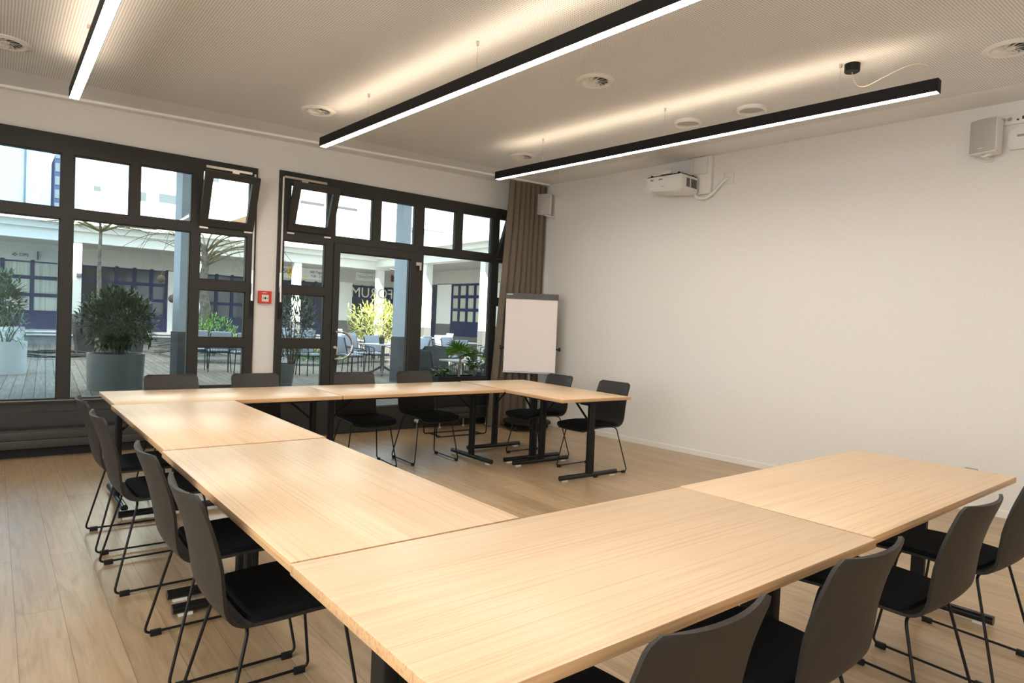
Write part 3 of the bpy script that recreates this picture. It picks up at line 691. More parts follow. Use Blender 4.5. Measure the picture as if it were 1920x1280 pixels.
# ------------------------------------------------------------------ curtain
bm = BM(); rows = []; nz, nx = 24, 170
for i in range(nz+1):
    v = i/nz; z = .02+v*(ZC(5)-.03-.02); row = []
    fl = (1-v)**1.3; x0 = 4.70-.22*fl; x1 = 5.335-.01*fl
    for j in range(nx+1):
        u = j/nx; amp = .040+.010*fl
        ph = 2*PI*7.5*u+.5*math.sin(9*u+2*v)+.4*math.sin(3.1*v+5*u)
        x = x0+(x1-x0)*u+.012*math.sin(2*ph); y = 1.225-.02*u+amp*math.sin(ph)*(1-.25*v)
        row.append(bm.verts.new((x, y, z)))
    rows.append(row)
for A, B in zip(rows, rows[1:]):
    for j in range(nx): bm.faces.new((A[j], A[j+1], B[j+1], B[j]))
bmesh.ops.solidify(bm, geom=bm.faces[:], thickness=.003)
tag(obj('curtain', bm, 'curtain'), 'taupe curtain gathered in the corner beside the glass front', 'curtain')

# ------------------------------------------------------------------ flipchart
fc = thing('flipchart', 'white flipchart with grey top bar on a round castor base by the curtain', 'flipchart', (4.875, .88, 0), R_(-40.0))
e = Matrix.Translation((0, 0, 1.26)) @ Matrix.Rotation(R_(-3), 4, 'X')
def fb(bm, lo, hi): box(bm, lo, hi, e)
bm = BM(); fb(bm, (-0.335, -.045, -.505), (0.335, -.02, .50)); obj('board', bm, 'white_enamel', fc, smooth=False)
bm = BM(); fb(bm, (-0.327, -.050, -.49), (0.327, -.0455, .44)); obj('paper_pad', bm, 'paper', fc, smooth=False)
bm = BM(); fb(bm, (-0.343, -.062, .435), (0.343, -.015, .51)); obj('clamp_bar', bm, 'bar_grey', fc, smooth=False)
bm = BM(); fb(bm, (-.325, -.0635, .487), (-.25, -.062, .497)); obj('badge', bm, 'white_plastic', fc, smooth=False)
bm = BM(); fb(bm, (-0.340, -.075, -.52), (0.340, -.02, -.50)); obj('pen_tray', bm, 'alu_grey', fc, smooth=False)
for s in (-1, 1):
    bm = BM(); lathe(bm, [(0, -.03), (.012, -.03), (.012, .0), (.024, .004), (.024, .03), (0, .03)], 14, e @ Matrix.Translation((s*.365, -.03, -.20)) @ Matrix.Rotation(s*PI/2, 4, 'Y')); obj('knob', bm, 'plastic_black', fc)
bm = BM(); tube(bm, [(0, .03, .10), (0, .03, 1.2)], .020, 14); tube(bm, [(0, .03, .7), (0, .0, .8)], .015, 10); obj('pole', bm, 'alu_grey', fc)
bm = BM(); lathe(bm, [(0, .085), (.29, .085), (.315, .095), (.315, .115), (.29, .125), (.10, .13), (.09, .115), (0, .115)], 44, Matrix.Translation((0, .03, 0))); obj('base', bm, 'plastic_black', fc)
for k in range(5):
    a = 2*PI*k/5+.35; m = Matrix.Translation((.26*math.cos(a), .03+.26*math.sin(a), .042)) @ Matrix.Rotation(a+.6, 4, 'Z') @ Matrix.Rotation(PI/2, 4, 'X')
    bm = BM(); lathe(bm, [(0, -.022), (.04, -.022), (.042, -.016), (.042, .016), (.04, .022), (0, .022)], 20, m); tube(bm, [m @ Vector((0, 0, 0)), (.26*math.cos(a), .03+.26*math.sin(a), .09)], .010, 8); obj('castor', bm, 'plastic_black', fc)

# ------------------------------------------------------------------ plant stand with palm
def leaf(bm, base, d, up, ln, w, bend=.25, segs=3):
    """one lance leaf as a folded strip"""
    d = d.normalized(); side = d.cross(up)
    if side.length < 1e-3: side = d.cross(Vector((1, 0, 0)))
    side.normalize(); upv = side.cross(d); pts = []
    for k in range(segs+1):
        t = k/segs; wid = w*math.sin(PI*min(1, .12+.88*t)) if k < segs else 0
        c = base+d*ln*t+Vector((0, 0, -bend*ln*t*t)); pts.append((c, wid))
    prev = None
    for k, (c, wid) in enumerate(pts):
        if wid > 1e-5: cur = [bm.verts.new(c-side*wid+upv*wid*.3), bm.verts.new(c), bm.verts.new(c+side*wid+upv*wid*.3)]
        else: cur = [bm.verts.new(c)]
        if prev:
            if len(cur) == 3 and len(prev) == 3:
                bm.faces.new((prev[0], prev[1], cur[1], cur[0])); bm.faces.new((prev[1], prev[2], cur[2], cur[1]))
            elif len(prev) == 3:
                bm.faces.new((prev[0], prev[1], cur[0])); bm.faces.new((prev[1], prev[2], cur[0]))
        prev = cur
ps = thing('plant_stand', 'black wire plant stand behind the far table, right of the glass door', 'plant stand', (3.83, .98, 0), 0)
ob('tray', 'black_metal', ps, ((-.36, -.13, .56), (.36, .13, .565)))
bm = BM()
for y in (-.14, .14): tube(bm, fillet([(-.36, y, .565), (-.36, y, .010), (.36, y, .010), (.36, y, .565)], .03), .007, 8)
for x in (-.36, .36): tube(bm, [(x, -.14, .56), (x, .14, .56)], .007, 8); tube(bm, [(x*.8, -.14, .010), (x*.8, .14, .010)], .007, 8)
obj('wire_frame', bm, 'black_metal', ps)
pb = thing('planter_box', 'long black planter box with a fan palm and low leafy plants', 'planter', (3.83, .98, .565))
bm = BM()
for lo, hi in (((-.35, -.12, 0), (.35, -.105, .15)), ((-.35, .105, 0), (.35, .12, .15)), ((-.35, -.105, 0), (-.335, .105, .15)), ((.335, -.105, 0), (.35, .105, .15)), ((-.335, -.105, 0), (.335, .105, .01))): box(bm, lo, hi)
obj('box', bm, 'plastic_black', pb, smooth=False)
ob('soil', 'soil', pb, ((-.334, -.104, .05), (.334, .104, .125)))
def rnd(a, b): return random.uniform(a, b)
def palm(par):
    st_ = BM(); lf = BM(); b0 = Vector((.02, 0, .12))
    tube(st_, [b0, b0+Vector((.0, 0, .12)), b0+Vector((.012, 0, .26))], [.016, .014, .012], 8)
    for k in range(9):
        a = 2*PI*k/9+rnd(-.2, .2); el = rnd(.35, 1.15); d = Vector((math.cos(a)*math.cos(el), math.sin(a)*math.cos(el), math.sin(el)))
        o_ = b0+Vector((.01, 0, .22)); tip = o_+d*rnd(.10, .17); tube(st_, [o_, o_.lerp(tip, .5)+Vector((0, 0, .01)), tip], .004, 6)
        side = d.cross(Vector((0, 0, 1))).normalized()
        upn = side.cross(d)
        for j in range(15):
            q = -1.75+3.5*j/14; dd = d*math.cos(q)+side*math.sin(q)
            leaf(lf, tip, dd, upn, rnd(.15, .21), .011, .18)
    obj('stem', st_, 'bark', par); obj('fronds', lf, 'leaf_palm', par, smooth=False)
pp = thing('fan_palm', 'green fan palm growing in the black planter box', 'plant', (3.83, .98, .565)); palm(pp)
def bushlet(name, label, loc, n, rad, hgt, ln, w, m, cat='plant', stems=5, group=None):
    t = thing(name, label, cat, loc, 0, group); sb = BM(); lb = BM()
    for k in range(stems):
        a = 2*PI*k/stems+rnd(0, 1); top = Vector((rad*.7*math.cos(a), rad*.7*math.sin(a), hgt*rnd(.6, 1)))
        tube(sb, [(0.01*math.cos(a), .01*math.sin(a), 0), top*.5+Vector((0, 0, hgt*.12)), top], .004, 6)
        for j in range(n//stems):
            f = rnd(.35, 1.05); b = top*f+Vector((0, 0, hgt*.1)); aa = rnd(0, 2*PI); d = Vector((math.cos(aa), math.sin(aa), rnd(-.2, .8)))
            leaf(lb, b, d, Vector((0, 0, 1)), ln*rnd(.7, 1.2), w*rnd(.7, 1.2), .3)
    obj('stems', sb, 'bark', t); obj('foliage', lb, m, t, smooth=False); return t
bushlet('leafy_plant', 'small broad leaved plant at the left end of the planter box', (3.58, .96, .688), 28, .12, .12, .12, .028, 'leaf_palm')
bushlet('leafy_plant', 'loose leafy plant at the right end of the planter box', (4.07, .97, .688), 60, .14, .26, .11, .026, 'leaf_palm', stems=7)

# ------------------------------------------------------------------ courtyard: ground
slab('terrace_deck', [(-14, 1.79, 0), (16, 1.79, 0), (16, 21.2, 0), (-14, 21.2, 0)], (0, 0, -.2), 'deck', 'weathered timber deck of the courtyard')
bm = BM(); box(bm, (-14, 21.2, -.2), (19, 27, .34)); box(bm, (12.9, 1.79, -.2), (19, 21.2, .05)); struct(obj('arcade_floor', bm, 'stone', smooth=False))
ob_ = ob('curb', 'white_render', None, ((-14, 21.12, .30), (13.0, 21.2, .345))); struct(ob_)
# own porch: pillars and roof that shades the near deck
up_ = ob('added_shade_block', 'white_render', None, ((-14, -9, 4.45), (-4.2, 1.85, 24))); struct(up_)   # unseen tall block added to shade the left half of the courtyard
pr_ = ob('porch_roof', 'white_render', None, ((-14, 1.85, 3.95), (12, 7.3, 4.45)), ((-14, -9, 3.62), (12, 1.85, 4.45))); struct(pr_)
for k, (x, y) in enumerate(((2.0, 7.0), (6.31, 7.0), (-2.4, 7.0))):
    t = thing('porch_pillar', ('pale grey porch pillar seen through the left window', 'pale grey porch pillar seen through the glass door', 'pale grey porch pillar left of the frame')[k], 'pillar', (x, y, 0), .25, 'pillars of the porch')
    ob('shaft', 'pillar_blue', t, ((-.115, -.115, .98), (.115, .115, 3.96)))
    ob('base', 'porch_base', t, ((-.13, -.13, .0), (.13, .13, .98)))

# ------------------------------------------------------------------ courtyard: arcade building
ar = thing('arcade_building', 'white arcade building with blue windows across the courtyard', 'building', (0, 0, 0))
def part(name, m, *bx): return ob(name, m, ar, *bx)
part('fascia', 'white_render', ((-14, 21.15, 3.5), (13.45, 21.45, 3.86)), ((12.78, 1.9, 3.6), (13.3, 21.3, 3.94)))
part('cornice', 'white_render', ((-14, 20.95, 3.86), (13.3, 21.45, 4.06)), ((-14, 20.65, 4.06), (13.1, 21.45, 4.45)), ((12.6, 1.9, 3.94), (13.3, 21.3, 4.12)), ((12.35, 1.9, 4.12), (13.3, 21.3, 4.5)))
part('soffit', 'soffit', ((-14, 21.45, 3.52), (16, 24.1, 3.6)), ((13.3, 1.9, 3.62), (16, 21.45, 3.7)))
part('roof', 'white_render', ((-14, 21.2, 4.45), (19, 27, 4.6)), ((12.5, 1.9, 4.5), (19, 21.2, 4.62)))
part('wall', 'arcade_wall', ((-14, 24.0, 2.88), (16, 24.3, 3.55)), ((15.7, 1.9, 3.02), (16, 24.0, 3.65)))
for k, x in enumerate((-6.2, -2.3, 1.6, 5.45, 9.25, 13.05)):
    ob('column', 'white_render', ar, ((x-.15, 21.2, 1.05), (x+.15, 21.5, 3.52))); ob('column_base', 'plinth_grey', ar, ((x-.16, 21.19, .34), (x+.16, 21.51, 1.05)))
for k, y in enumerate((5.4, 9.3, 13.2, 17.2)):
    ob('column', 'white_render', ar, ((12.9, y-.15, 1.05), (13.2, y+.15, 3.62))); ob('column_base', 'plinth_grey', ar, ((12.89, y-.16, .05), (13.21, y+.16, 1.05)))
def facade_window(axis, a0, a1, z0, z1, cols, rows, glass, fixed):
    """blue framed window: frame with panes as sub-part, on plane y=24 (axis x) or x=15.7 (axis y)"""
    fr = BM(); gl = BM(); fw = .09
    def B(bm, u0, u1, v0, v1, d0, d1):
        if axis == 'x': box(bm, (u0, fixed+d0, v0), (u1, fixed+d1, v1))
        else: box(bm, (fixed+d0, u0, v0), (fixed+d1, u1, v1))
    B(gl, a0+.02, a1-.02, z0+.02, z1-.02, .05, .06)
    for i in range(cols+1):
        u = a0+(a1-a0)*i/cols; w = fw if i in (0, cols) else fw*.7; B(fr, max(a0, u-w), min(a1, u+w), z0, z1, 0, .05)
    for k in range(rows+1):
        v = z0+(z1-z0)*k/rows; w = fw if k in (0, rows) else fw*.7; B(fr, a0, a1, max(z0, v-w), min(z1, v+w), 0.002, .052)
    B(fr, a0, a1, z0, z0+.55, -.01, .04)
    f = obj('window_frame', fr, 'blue_frame', ar, smooth=False); obj('panes', gl, glass, f, smooth=False)
for a0, a1, c, g in ((-7.0, -2.6, 6, 'curtain_glass'), (-2.1, 1.35, 4, 'curtain_glass'), (1.95, 4.95, 5, 'dark_glass'), (5.55, 8.7, 5, 'dark_glass'), (9.4, 12.30, 5, 'dark_glass'), (12.95, 15.5, 5, 'dark_glass')):
    facade_window('x', a0, a1, .40, 2.92, c, 4, g, 24.0)
ob('pier', 'white_render', ar, ((-2.6, 24.0, .34), (-2.1, 24.2, 2.9)), ((1.35, 24.0, .34), (1.95, 24.2, 2.9)), ((4.95, 24.0, .34), (5.55, 24.2, 2.9)), ((8.7, 24, .34), (9.4, 24.2, 2.9)), ((12.3, 23.98, 1.15), (12.95, 24.2, 2.98)), ((15.5, 24, .34), (15.8, 24.2, 2.9)))
ob('pier_base', 'plinth_grey', ar, ((12.29, 23.96, .34), (12.96, 24.2, 1.15)))
for a0, a1, c, g in ((17.0, 19.45, 4, 'curtain_glass'), (12.9, 15.6, 4, 'curtain_glass'), (8.9, 11.6, 4, 'curtain_glass'), (20.7, 23.6, 4, 'dark_glass')):
    facade_window('y', a0, a1, .70 if a0 < 20 else .4, 3.02, c, 4, g, 15.68)
ob('wing_pier', 'white_render', ar, ((15.7, 19.45, 1.2), (16, 20.7, 3.05)), ((15.7, 15.6, 1.2), (16, 17.0, 3.05)), ((15.7, 11.6, 1.2), (16, 12.9, 3.05)), ((15.7, 2, 1.2), (16, 8.9, 3.05)))
ob('wing_plinth', 'plinth_grey', ar, ((15.68, 19.45, .05), (16, 20.7, 1.2)), ((15.68, 15.6, .05), (16, 17.0, 1.2)), ((15.68, 11.6, .05), (16, 12.9, 1.2)), ((15.68, 2, .05), (16, 8.9, 1.2)), ((15.72, 8.9, .05), (16, 19.45, .72)))
for k, x in enumerate((1.62,)):
    tag(ob('wall_lamp', 'plinth_grey', None, ((1.60, 21.06, 2.30), (1.74, 21.199, 2.44)), bev=.01), 'small dark box lamp on the white arcade column', 'lamp')
# shop signs on the arcade wall
TX = Matrix.Rotation(PI/2, 4, 'X')
sg = thing('shop_sign', 'pale sign with the grey letters SUN over a yellow disc', 'sign', (9.4, 23.98, 0))
ob('board', 'sign_white', sg, ((.05, -.02, 3.0), (2.9, 0.015, 3.5)))
bm = BM(); lathe(bm, [(0, 0), (.23, 0), (.23, .006), (0, .006)], 32, Matrix.Translation((.60, -.02, 3.26)) @ TX); obj('yellow_disc', bm, 'yellow', sg, smooth=False)
text_mesh('lettering', 'SUN', .30, 'ink', sg, Matrix.Translation((.18, -.032, 3.19)) @ TX, .002)
text_mesh('lettering', '365 Tage im J', .155, 'ink', sg, Matrix.Translation((1.42, -.024, 3.28)) @ TX, .002)
text_mesh('lettering', '7.00 - 21.00 U', .155, 'ink', sg, Matrix.Translation((1.46, -.024, 3.09)) @ TX, .002)
ob('yellow_strip', 'yellow', sg, ((1.0, -.023, 3.08), (1.32, -.0195, 3.12)))
dg = thing('wall_lettering', 'grey letters DPS beside a round mark on the arcade wall', 'lettering', (-.08, 23.99, 3.02))
bm = BM()
for a, b in ((0, .06), (.05, .10), (.05, .02), (.0, .06), (.1, .06)): lathe(bm, [(0, 0), (.025, 0), (.025, .006), (0, .006)], 10, Matrix.Translation((a, 0, b)) @ TX)
obj('round_mark', bm, 'ink', dg, smooth=False); text_mesh('lettering', 'DPS', .16, 'ink', dg, Matrix.Translation((.18, -.004, .01)) @ TX, .002)
tag(ob('banner_bracket', 'ink', None, ((.62, 23.90, 2.93), (.66, 23.995, 3.24))), 'thin dark upright bracket on the arcade wall right of the DPS letters', 'bracket')
b1 = thing('notice_board', 'pale notice board with lines of small print above the blue windows', 'sign', (13.62, 23.97, 3.4))
ob('board', 'sign_white', b1, ((-.52, -.01, -.27), (.52, .02, .27)))
ob('dark_lines', 'ink', b1, ((-.42, -.014, .20), (.42, -.011, .225)), ((-.42, -.014, -.06), (.42, -.011, -.045)), ((-.34, -.014, -.12), (.38, -.011, -.105)), ((-.14, -.014, -.18), (.14, -.011, -.168)))
ob('red_lines', 'ink_red', b1, ((-.36, -.014, .10), (.36, -.011, .113)), ((-.12, -.014, .045), (.12, -.011, .056)))
b2 = thing('dark_sign', 'dark maroon sign with a cream disc high on the arcade wall', 'sign', (15.36, 23.96, 3.41))
ob('board', 'maroon', b2, ((-.36, -.01, -.23), (.30, .02, .23)))
bm = BM(); lathe(bm, [(0, 0), (.09, 0), (.09, .006), (0, .006)], 20, Matrix.Translation((-.16, -.01, .10)) @ TX); obj('cream_disc', bm, 'yellow', b2, smooth=False)

# ------------------------------------------------------------------ buildings behind the arcade
pbld = thing('apartment_block', 'pale blue apartment block with a drainpipe above the arcade, far left', 'building', (0, 32, 0))
ob('wall', 'pale_blue', pbld, ((-9, 0, 0), (1.42, 6, 16)))
bm = BM(); tube(bm, [(.37, -.08, 0), (.37, -.08, 16)], .06, 8); obj('drainpipe', bm, 'plinth_grey', pbld)
ob('window_bay', 'blue_frame', pbld, ((1.42, .2, 4), (2.36, 5, 16)))
for k in range(12): ob('bay_pane', 'far_window', pbld, ((1.58, .17, 5.1+k*.62), (2.2, .21, 5.5+k*.62)))
wb = thing('white_block', 'bright white apartment block with small windows above the arcade', 'building', (0, 33, 0))
ob('wall', 'white_render', wb, ((2.36, 0, 0), (12.5, 6, 16)))
for x0, x1, z0, z1 in ((3.2, 3.5, 7.05, 7.28), (5.25, 5.5, 6.85, 7.3), (6.1, 6.95, 6.9, 7.35), (8.6, 9.0, 8.4, 8.9)): ob('block_pane', 'far_window', wb, ((x0, -.03, z0), (x1, .01, z1)))
gb = thing('gabled_house', 'white house with a brown gabled roof beyond the arcade', 'house', (9.9, 30, 0))
ob('wall', 'white_render', gb, ((-1.0, 0, 0), (1.4, 2, 5.9)))
bm = BM(); prism(bm, [(-1.2, 5.9), (1.6, 5.9), (.9, 6.9)], 'y', -.2, 2.2); obj('roof', bm, 'roof_tile', gb, smooth=False)
eb = thing('terraced_block', 'white flat roofed block with balcony rails above the right arcade', 'building', (0, 32, 0))
ob('wall', 'white_render', eb, ((13.0, 0, 0), (30, 6, 7.3)), ((14.5, 2, 7.3), (24, 6, 9.4)))
ob('balcony_rail', 'ink', eb, ((13.2, -.15, 7.76), (14.6, -.04, 7.92)), ((15.2, -.15, 7.76), (16.7, -.04, 7.92)))
ob('window_band', 'far_window', eb, ((20.6, -.03, 6.3), (21.5, .01, 7.1)), ((22.8, -.03, 6.6), (24.0, .01, 6.9)))
ob('roof_edge', 'stone', eb, ((20, -.25, 7.22), (30, 0, 7.30)))

# ------------------------------------------------------------------ courtyard: planting and pots
def big_shrub(par, c, rx, rz, n, ln, w, m, stems=6, h0=0, name='foliage'):
    sb = BM(); lb = BM()
    for k in range(stems):
        a = 2*PI*k/stems+rnd(-.3, .3); q = rnd(.3, .8); top = Vector((c[0]+rx*q*math.cos(a), c[1]+rx*q*math.sin(a), c[2]+rz*rnd(0, .6)))
        b = Vector((c[0]+rx*.12*math.cos(a), c[1]+rx*.12*math.sin(a), h0)); tube(sb, [b, b.lerp(top, .5)+Vector((0, 0, .05)), top], [.018, .012, .006], 6)
    for k in range(n):
        while True:
            p = Vector((rnd(-1, 1), rnd(-1, 1), rnd(-1, 1)))
            if .25 < p.length < 1: break
        lump = 1+.22*math.sin(5*p.x+3*p.z)*math.cos(4*p.y+1.3)
        b = Vector((c[0]+p.x*rx*lump, c[1]+p.y*rx*lump, c[2]+p.z*rz*lump)); d = (p.normalized()*.6+Vector((rnd(-.6, .6), rnd(-.6, .6), rnd(-.1, .9))))
        leaf(lb, b, d, Vector((0, 0, 1)), ln*rnd(.6, 1.2), w*rnd(.7, 1.2), .2, 2)
    obj('stems', sb, 'bark', par); obj(name, lb, m, par, smooth=False)
def pot(name, label, loc, prof, m, group=None, n=40):
    t = thing(name, label, 'plant pot', loc, 0, group); bm = BM(); lathe(bm, prof, n); obj('pot_wall', bm, m, t)
    z = prof[-2][1]; r = prof[-2][0]; bm = BM(); lathe(bm, [(0, z-.05), (r, z-.05), (r, z-.03), (0, z-.025)], n); obj('soil', bm, 'soil', t); return t
def potprof(r0, r1, h, t=.03): return [(0, 0), (r0, 0), (r1, h), (r1-t, h), (r1-t-.01, h-.06), (0, h-.08)]
pot('round_pot', 'big round grey pot on the deck behind the left window', (1.0, 6.92, 0), potprof(.40, .42, .60), 'pot_grey')
sh = thing('oleander_shrub', 'dense dark oleander shrub in the big grey pot', 'shrub', (1.0, 6.92, 0)); big_shrub(sh, (0.02, 0, 1.16), .54, .47, 2800, .16, .021, 'leaf_dark', 8, .57)
t = thing('square_pot', 'dark square pot behind the big oleander', 'plant pot', (2.15, 17.4, 0)); bm = BM()
prism(bm, [(-.82, 0), (.82, 0), (.92, .88), (-.92, .88)], 'y', -.5, .5); obj('pot_wall', bm, 'pot_dark', t, smooth=False)
pot('white_pot', 'white round pot at the left edge, the farther of the two', (-.35, 19.5, 0), potprof(.50, .52, .62), 'pot_white')
s2_ = thing('leafy_shrub', 'tall green shrub in the farther white pot, far left', 'shrub', (-.35, 19.5, 0)); big_shrub(s2_, (0, 0, 1.4), .5, .85, 900, .26, .035, 'leaf_mid', 6, .55)
pot('white_pot', 'white round pot at the left edge, the nearer of the two', (-.42, 10.2, 0), potprof(.33, .35, .62), 'pot_white')
s3 = thing('grassy_plant', 'loose grassy plant in the nearer white pot at the left edge', 'plant', (-.42, 10.2, 0)); big_shrub(s3, (0, 0, .85), .36, .25, 220, .30, .010, 'leaf_mid', 5, .55)
pot('tapered_pot', 'small grey tapered pot just outside, left of the glass door', (3.66, 6.6, 0), potprof(.17, .225, .44), 'pot_grey')
s4 = thing('oleander_bush', 'light green oleander in the small pot left of the glass door', 'shrub', (3.66, 6.6, 0)); big_shrub(s4, (.16, 0, 1.15), .46, .68, 1100, .15, .015, 'leaf_mid', 7, .43)
s7 = thing('low_shrub', 'low bright green shrub behind the brushwood, in the narrow panes', 'shrub', (4.35, 14.6, .06)); big_shrub(s7, (0, 0, .62), .75, .55, 700, .16, .02, 'grass', 5, 0)
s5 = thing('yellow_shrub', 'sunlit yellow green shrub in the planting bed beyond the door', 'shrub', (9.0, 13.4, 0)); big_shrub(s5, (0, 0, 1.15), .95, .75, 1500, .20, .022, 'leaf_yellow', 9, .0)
s6 = thing('ground_cover', 'low green ground cover at the edge of the gravel bed', 'plant', (6.9, 12.6, 0)); big_shrub(s6, (0, 0, .12), .75, .26, 500, .20, .018, 'grass', 3, .0)
bm = BM(); prism(bm, [(4.6, 11.9), (6.2, 11.3), (8.2, 12.4), (10.2, 12.6), (10.5, 15.5), (6, 16.5), (3.2, 15.8), (3.4, 13)], 'z', .0, .06); 
o = obj('gravel_bed', bm, speckled('gravel', (.10, .095, .09), (.24, .23, .22), 25, .9, .6), None, smooth=False); struct(o, 'dark gravel planting bed set into the timber deck')
# slender pollarded tree
def tree(name, label, loc, trunk, r0, branches, m='bark'):
    t = thing(name, label, 'tree', loc); bm = BM(); n = len(trunk); tube(bm, trunk, [r0*(1-.55*k/(n-1)) for k in range(n)], 10); obj('trunk', bm, m, t)
    bm = BM()
    for P, r in branches: tube(bm, P, [r*(1-.75*k/(len(P)-1)) for k in range(len(P))], 6)
    obj('branches', bm, 'twig', t); return t
br_ = []
for k in range(10):
    a = 2*PI*k/10+rnd(-.2, .2); l = rnd(1.0, 1.7)
    br_.append(([(0, 0, 3.45), (l*.4*math.cos(a), l*.4*math.sin(a), 3.66), (l*math.cos(a), l*math.sin(a), 3.72+rnd(-.08, .1)), (1.35*l*math.cos(a+.1), 1.35*l*math.sin(a+.1), 3.66)], .035))
    for j in range(3):
        f = rnd(.5, 1); b = Vector((l*f*math.cos(a), l*f*math.sin(a), 3.70)); br_.append(([b, b+Vector((rnd(-.5, .5), rnd(-.5, .5), rnd(-.3, .35)))], .012))
tree('pollarded_tree', 'slender pale tree with a flat pollarded crown behind the oleander', (1.72, 16, 0), [(0, 0, 0), (.01, 0, 1.2), (-.02, 0, 2.4), (0, 0, 3.5)], .085, br_)
br_ = []
for k in range(26):
    a = rnd(0, 2*PI); l = rnd(1.0, 2.4); z = rnd(2.6, 3.3); s = Vector((.08*math.cos(a), .08*math.sin(a), z))
    e1 = s+Vector((l*.45*math.cos(a), l*.45*math.sin(a), rnd(.25, .6))); e2 = s+Vector((l*.85*math.cos(a+.2), l*.85*math.sin(a+.2), rnd(.2, .75))); e3 = s+Vector((l*1.15*math.cos(a+.3), l*1.15*math.sin(a+.3), rnd(-.5, .5)))
    br_.append((fillet([s, e1, e2, e3], .4, 4), rnd(.014, .03)))
tree('gnarled_tree', 'gnarled old tree with whippy shoots behind the narrow panes', (4.45, 16, .05), [(.05, 0, 0), (-.06, 0, .7), (.05, 0, 1.4), (-.07, .02, 2.1), (.02, 0, 2.7), (-.04, 0, 3.3)], .19, br_)
for k, (p, r) in enumerate((((3.19, 15.6, 2.22), .11), ((3.43, 15.2, 1.66), .12))):
    t = thing('wicker_ball', ('round wicker ball hanging above the oleander, the higher one', 'round wicker ball hanging right of the oleander, the lower one')[k], 'ornament', p, 0, 'wicker balls hung in the tree')
    bm = BM(); bmesh.ops.create_icosphere(bm, subdivisions=3, radius=r); obj('ball', bm, 'wicker', t)
    bm = BM(); tube(bm, [(0, 0, r), (.2, .2, 3.0-p[2])], .006, 5); obj('string', bm, 'twig', t)
bm = BM()
for k in range(70):
    a = rnd(-.5, .5); c_ = Vector((3.9+rnd(-.7, .7), 12.7+rnd(-.3, .3), .25+rnd(0, .40))); d = Vector((math.cos(a), math.sin(a)*.5, rnd(-.12, .12))); tube(bm, [c_-d*.8, c_+Vector((0, 0, .05)), c_+d*.8], .008, 5)
tag(obj('brushwood', bm, 'bark'), 'heap of cut willow brushwood in the bed behind the terrace chairs', 'brushwood', kind='stuff')
bm = BM(); prism(bm, [(19.5, 28), (30, 28), (30, 60), (19.5, 60)], 'z', .0, .05)
bm.free()
bm = BM(); pts = []
for k in range(60):
    a = k*.35; r = .8+.2*math.sin(k*.9); pts.append((.55+r*math.cos(a)*1.0, 15.0+r*math.sin(a)*1.3, .03+.012*(k/60)*4+.03*abs(math.sin(k*.7))))
tube(bm, pts, .02, 6); tag(obj('garden_hose', bm, 'hose'), 'coiled black garden hose lying on the deck', 'hose')

# ------------------------------------------------------------------ terrace furniture
def make_tchair(label, cush):
    t = thing('terrace_chair', label, 'chair')
    bm = BM()
    for s in (-1, 1):
        tube(bm, fillet([(s*.25, .22, 0), (s*.24, .22, .62), (s*.25, -.20, .66)], .04), .011, 6)
        tube(bm, [(s*.24, -.22, 0), (s*.21, -.20, .44), (s*.23, -.32, .86)], .011, 6)
        for k in range(5): tube(bm, [(s*.235, .16-k*.075, .44), (s*.245, .16-k*.075, .645)], .004, 4)
    tube(bm, fillet([(-.23, -.32, .86), (-.2, -.33, .88), (.2, -.33, .88), (.23, -.32, .86)], .02), .011, 6)
    for k in range(9): x = -.2+.05*k; tube(bm, [(x, -.2, .44), (x, -.33, .88)], .004, 4)
    obj('wire_frame', bm, 'chair_wire', t)
    bm = BM(); box(bm, (-.23, -.2, .425), (.23, .23, .445), bev=.006); obj('seat', bm, 'chair_wire', t)
    bm = BM(); box(bm, (-.22, -.19, .446), (.22, .22, .49), bev=.018); obj('seat_cushion', bm, cush, t)
    m = Matrix.Translation((0, -.235, .50)) @ Matrix.Rotation(R_(16), 4, 'X')
    bm = BM(); box(bm, (-.215, -.0, .0), (.215, .045, .42), m, bev=.02); obj('back_cushion', bm, cush, t)
    return t
def make_ttable(label):
    t = thing('terrace_table', label, 'table')
    bm = BM(); box(bm, (-.38, -.38, .72), (.38, .38, .745), bev=.006); obj('tabletop', bm, 'table_white', t)
    bm = BM(); tube(bm, [(0, 0, .1), (0, 0, .72)], .045, 12); obj('column', bm, 'table_grey', t)
    for k in range(4):
        a = PI/4+k*PI/2; bm = BM(); tube(bm, fillet([(0, 0, .22), (.18*math.cos(a), .18*math.sin(a), .11), (.38*math.cos(a), .38*math.sin(a), .02)], .1), [.03]*7+[.02], 8) if False else tube(bm, [(0, 0, .22), (.2*math.cos(a), .2*math.sin(a), .10), (.38*math.cos(a), .38*math.sin(a), .02)], [.032, .026, .02], 8); obj('leg', bm, 'table_grey', t)
    return t
GT, GC = 'white topped terrace tables', 'terrace chairs with grey cushions'
T0 = make_ttable('white terrace table seen through the middle of the door glass'); T0.location = (6.75, 8.6, 0); T0.rotation_euler = (0, 0, .3); T0['group'] = GT
C0 = make_tchair('terrace chair facing away at the near door table, left of its column', 'cushion'); C0.location = (6.45, 9.45, 0); C0.rotation_euler = (0, 0, R_(190)); C0['group'] = GC
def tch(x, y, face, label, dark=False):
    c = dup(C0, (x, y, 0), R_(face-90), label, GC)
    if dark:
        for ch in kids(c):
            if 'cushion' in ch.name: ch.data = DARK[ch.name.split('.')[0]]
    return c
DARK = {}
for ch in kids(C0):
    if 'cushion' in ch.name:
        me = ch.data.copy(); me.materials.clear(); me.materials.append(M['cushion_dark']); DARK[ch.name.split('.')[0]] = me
def ttb(x, y, r, label): return dup(T0, (x, y, 0), r, label, GT)
tch(5.98, 8.75, 10, 'terrace chair with wire arm at the left of the near door table')
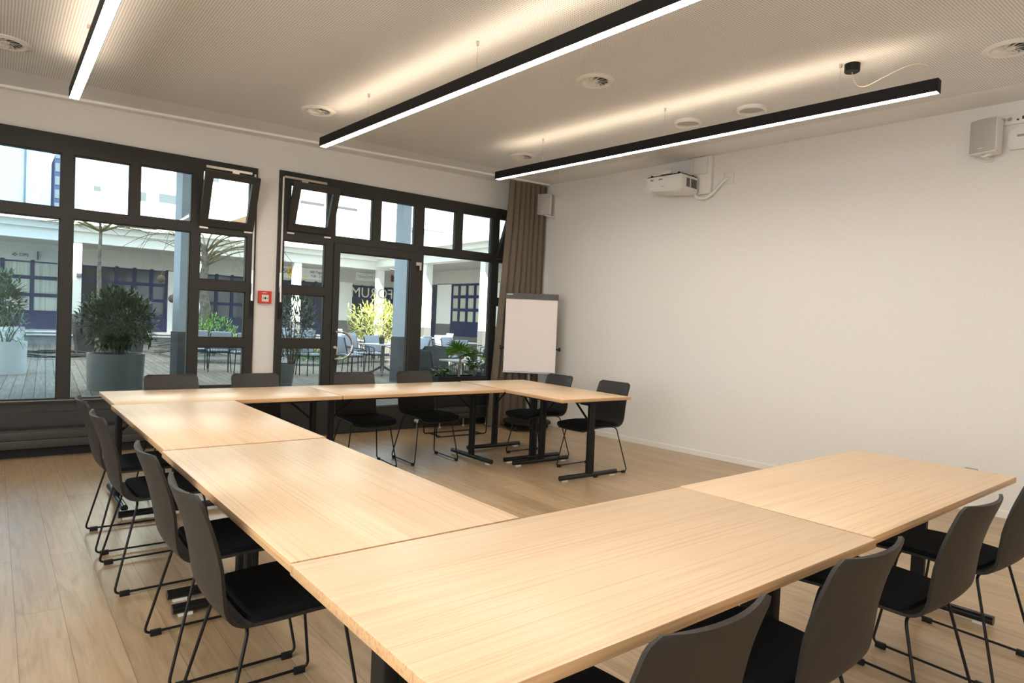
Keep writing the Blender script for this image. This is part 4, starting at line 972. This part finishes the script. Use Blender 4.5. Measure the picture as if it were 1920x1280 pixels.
tch(7.45, 8.35, 185, 'terrace chair half hidden by the pillar, right of the near door table')
tch(7.0, 9.35, -85, 'terrace chair behind the pot on the near door table')
ttb(8.7, 15.2, .2, 'terrace table with star foot seen inside the bow handle')
tch(7.95, 15.5, 0, 'grey cushioned chair at the left edge of the door glass, behind the bow handle')
tch(9.5, 14.9, 180, 'terrace chair right of the table seen inside the bow handle')
tch(8.9, 16.0, -90, 'terrace chair behind the table seen inside the bow handle')
tch(7.4, 11.2, -60, 'grey cushioned chair between the two door tables')
for k, (x, y, f, s) in enumerate(((3.08, 10.7, 260, 'leftmost'), (3.42, 10.15, 265, 'middle'), (3.80, 9.6, 270, 'rightmost'))):
    tch(x, y, f-180, 'terrace chair in front of the brushwood heap, %s of three in the narrow panes' % s)
for k, (x, y, f, s) in enumerate(((4.55, 9.05, -80, 'nearer left one'), (5.08, 8.85, -75, 'nearer right one'))):
    tch(x, y, f, 'terrace chair left of the glass door, %s of the front pair' % s)
ttb(7.2, 14.4, .1, 'terrace table behind the small oleander left of the door')
for k, (x, y, f, s) in enumerate(((6.6, 13.3, 90, 'left one facing the far table'), (7.25, 13.4, 95, 'right one facing the far table'), (6.95, 15.3, -90, 'one beyond the far table'))):
    tch(x, y, f, 'terrace chair in the panes left of the door, %s' % s)
ttb(5.5, 3.08, .1, 'terrace table right behind the fan palm, nearest the window'); ttb(10.2, 10.3, .1, 'terrace table in the sun behind the fan palm')
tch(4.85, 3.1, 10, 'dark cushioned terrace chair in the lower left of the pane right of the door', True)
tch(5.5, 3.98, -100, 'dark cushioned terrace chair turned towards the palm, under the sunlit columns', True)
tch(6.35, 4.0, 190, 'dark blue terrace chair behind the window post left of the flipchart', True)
tch(9.3, 9.35, -80, 'pale cushioned terrace chair just above the palm fronds')
tch(9.35, 10.35, 0, 'sunlit terrace chair left of the farther palm table'); tch(10.9, 10.3, 180, 'sunlit terrace chair right of the farther palm table')
tch(10.2, 11.2, -90, 'sunlit terrace chair beyond the farther palm table'); tch(8.4, 8.1, 100, 'terrace chair with slatted wire back between the pillar and the palm')
ttb(11.2, 14.2, 0, 'white terrace table before the blue wing window'); tch(10.5, 14.2, 0, 'white cushioned chair left of the table before the blue wing window'); tch(11.2, 15.0, -90, 'white cushioned chair beyond the table before the blue wing window'); tch(11.9, 14.1, 180, 'white cushioned chair right of the table before the blue wing window')
for k, (x, y, l) in enumerate(((6.72, 8.62, 'small dark plant pot on the table seen through the door'), (5.62, 3.2, 'small dark plant pot on the table behind the palm'), (8.35, 18.2, 'small plant pot on the deck before the grey wall base'))):
    z = .745 if k < 2 else 0
    t = pot('table_pot', l, (x, y, z), [(0, 0), (.055, 0), (.075, .15), (.066, .15), (.06, .12), (0, .11)], 'pot_dark', 'small pots on the terrace tables', 20)
    q = bushlet('table_plant', ('short spiky plant in the pot on the table seen through the door', 'short spiky plant in the pot on the table behind the palm', 'short plant in the pot before the grey wall base')[k], (x, y, z+.10), 40, .06, .10, .10, .012, 'leaf_mid', group='little plants on the terrace')
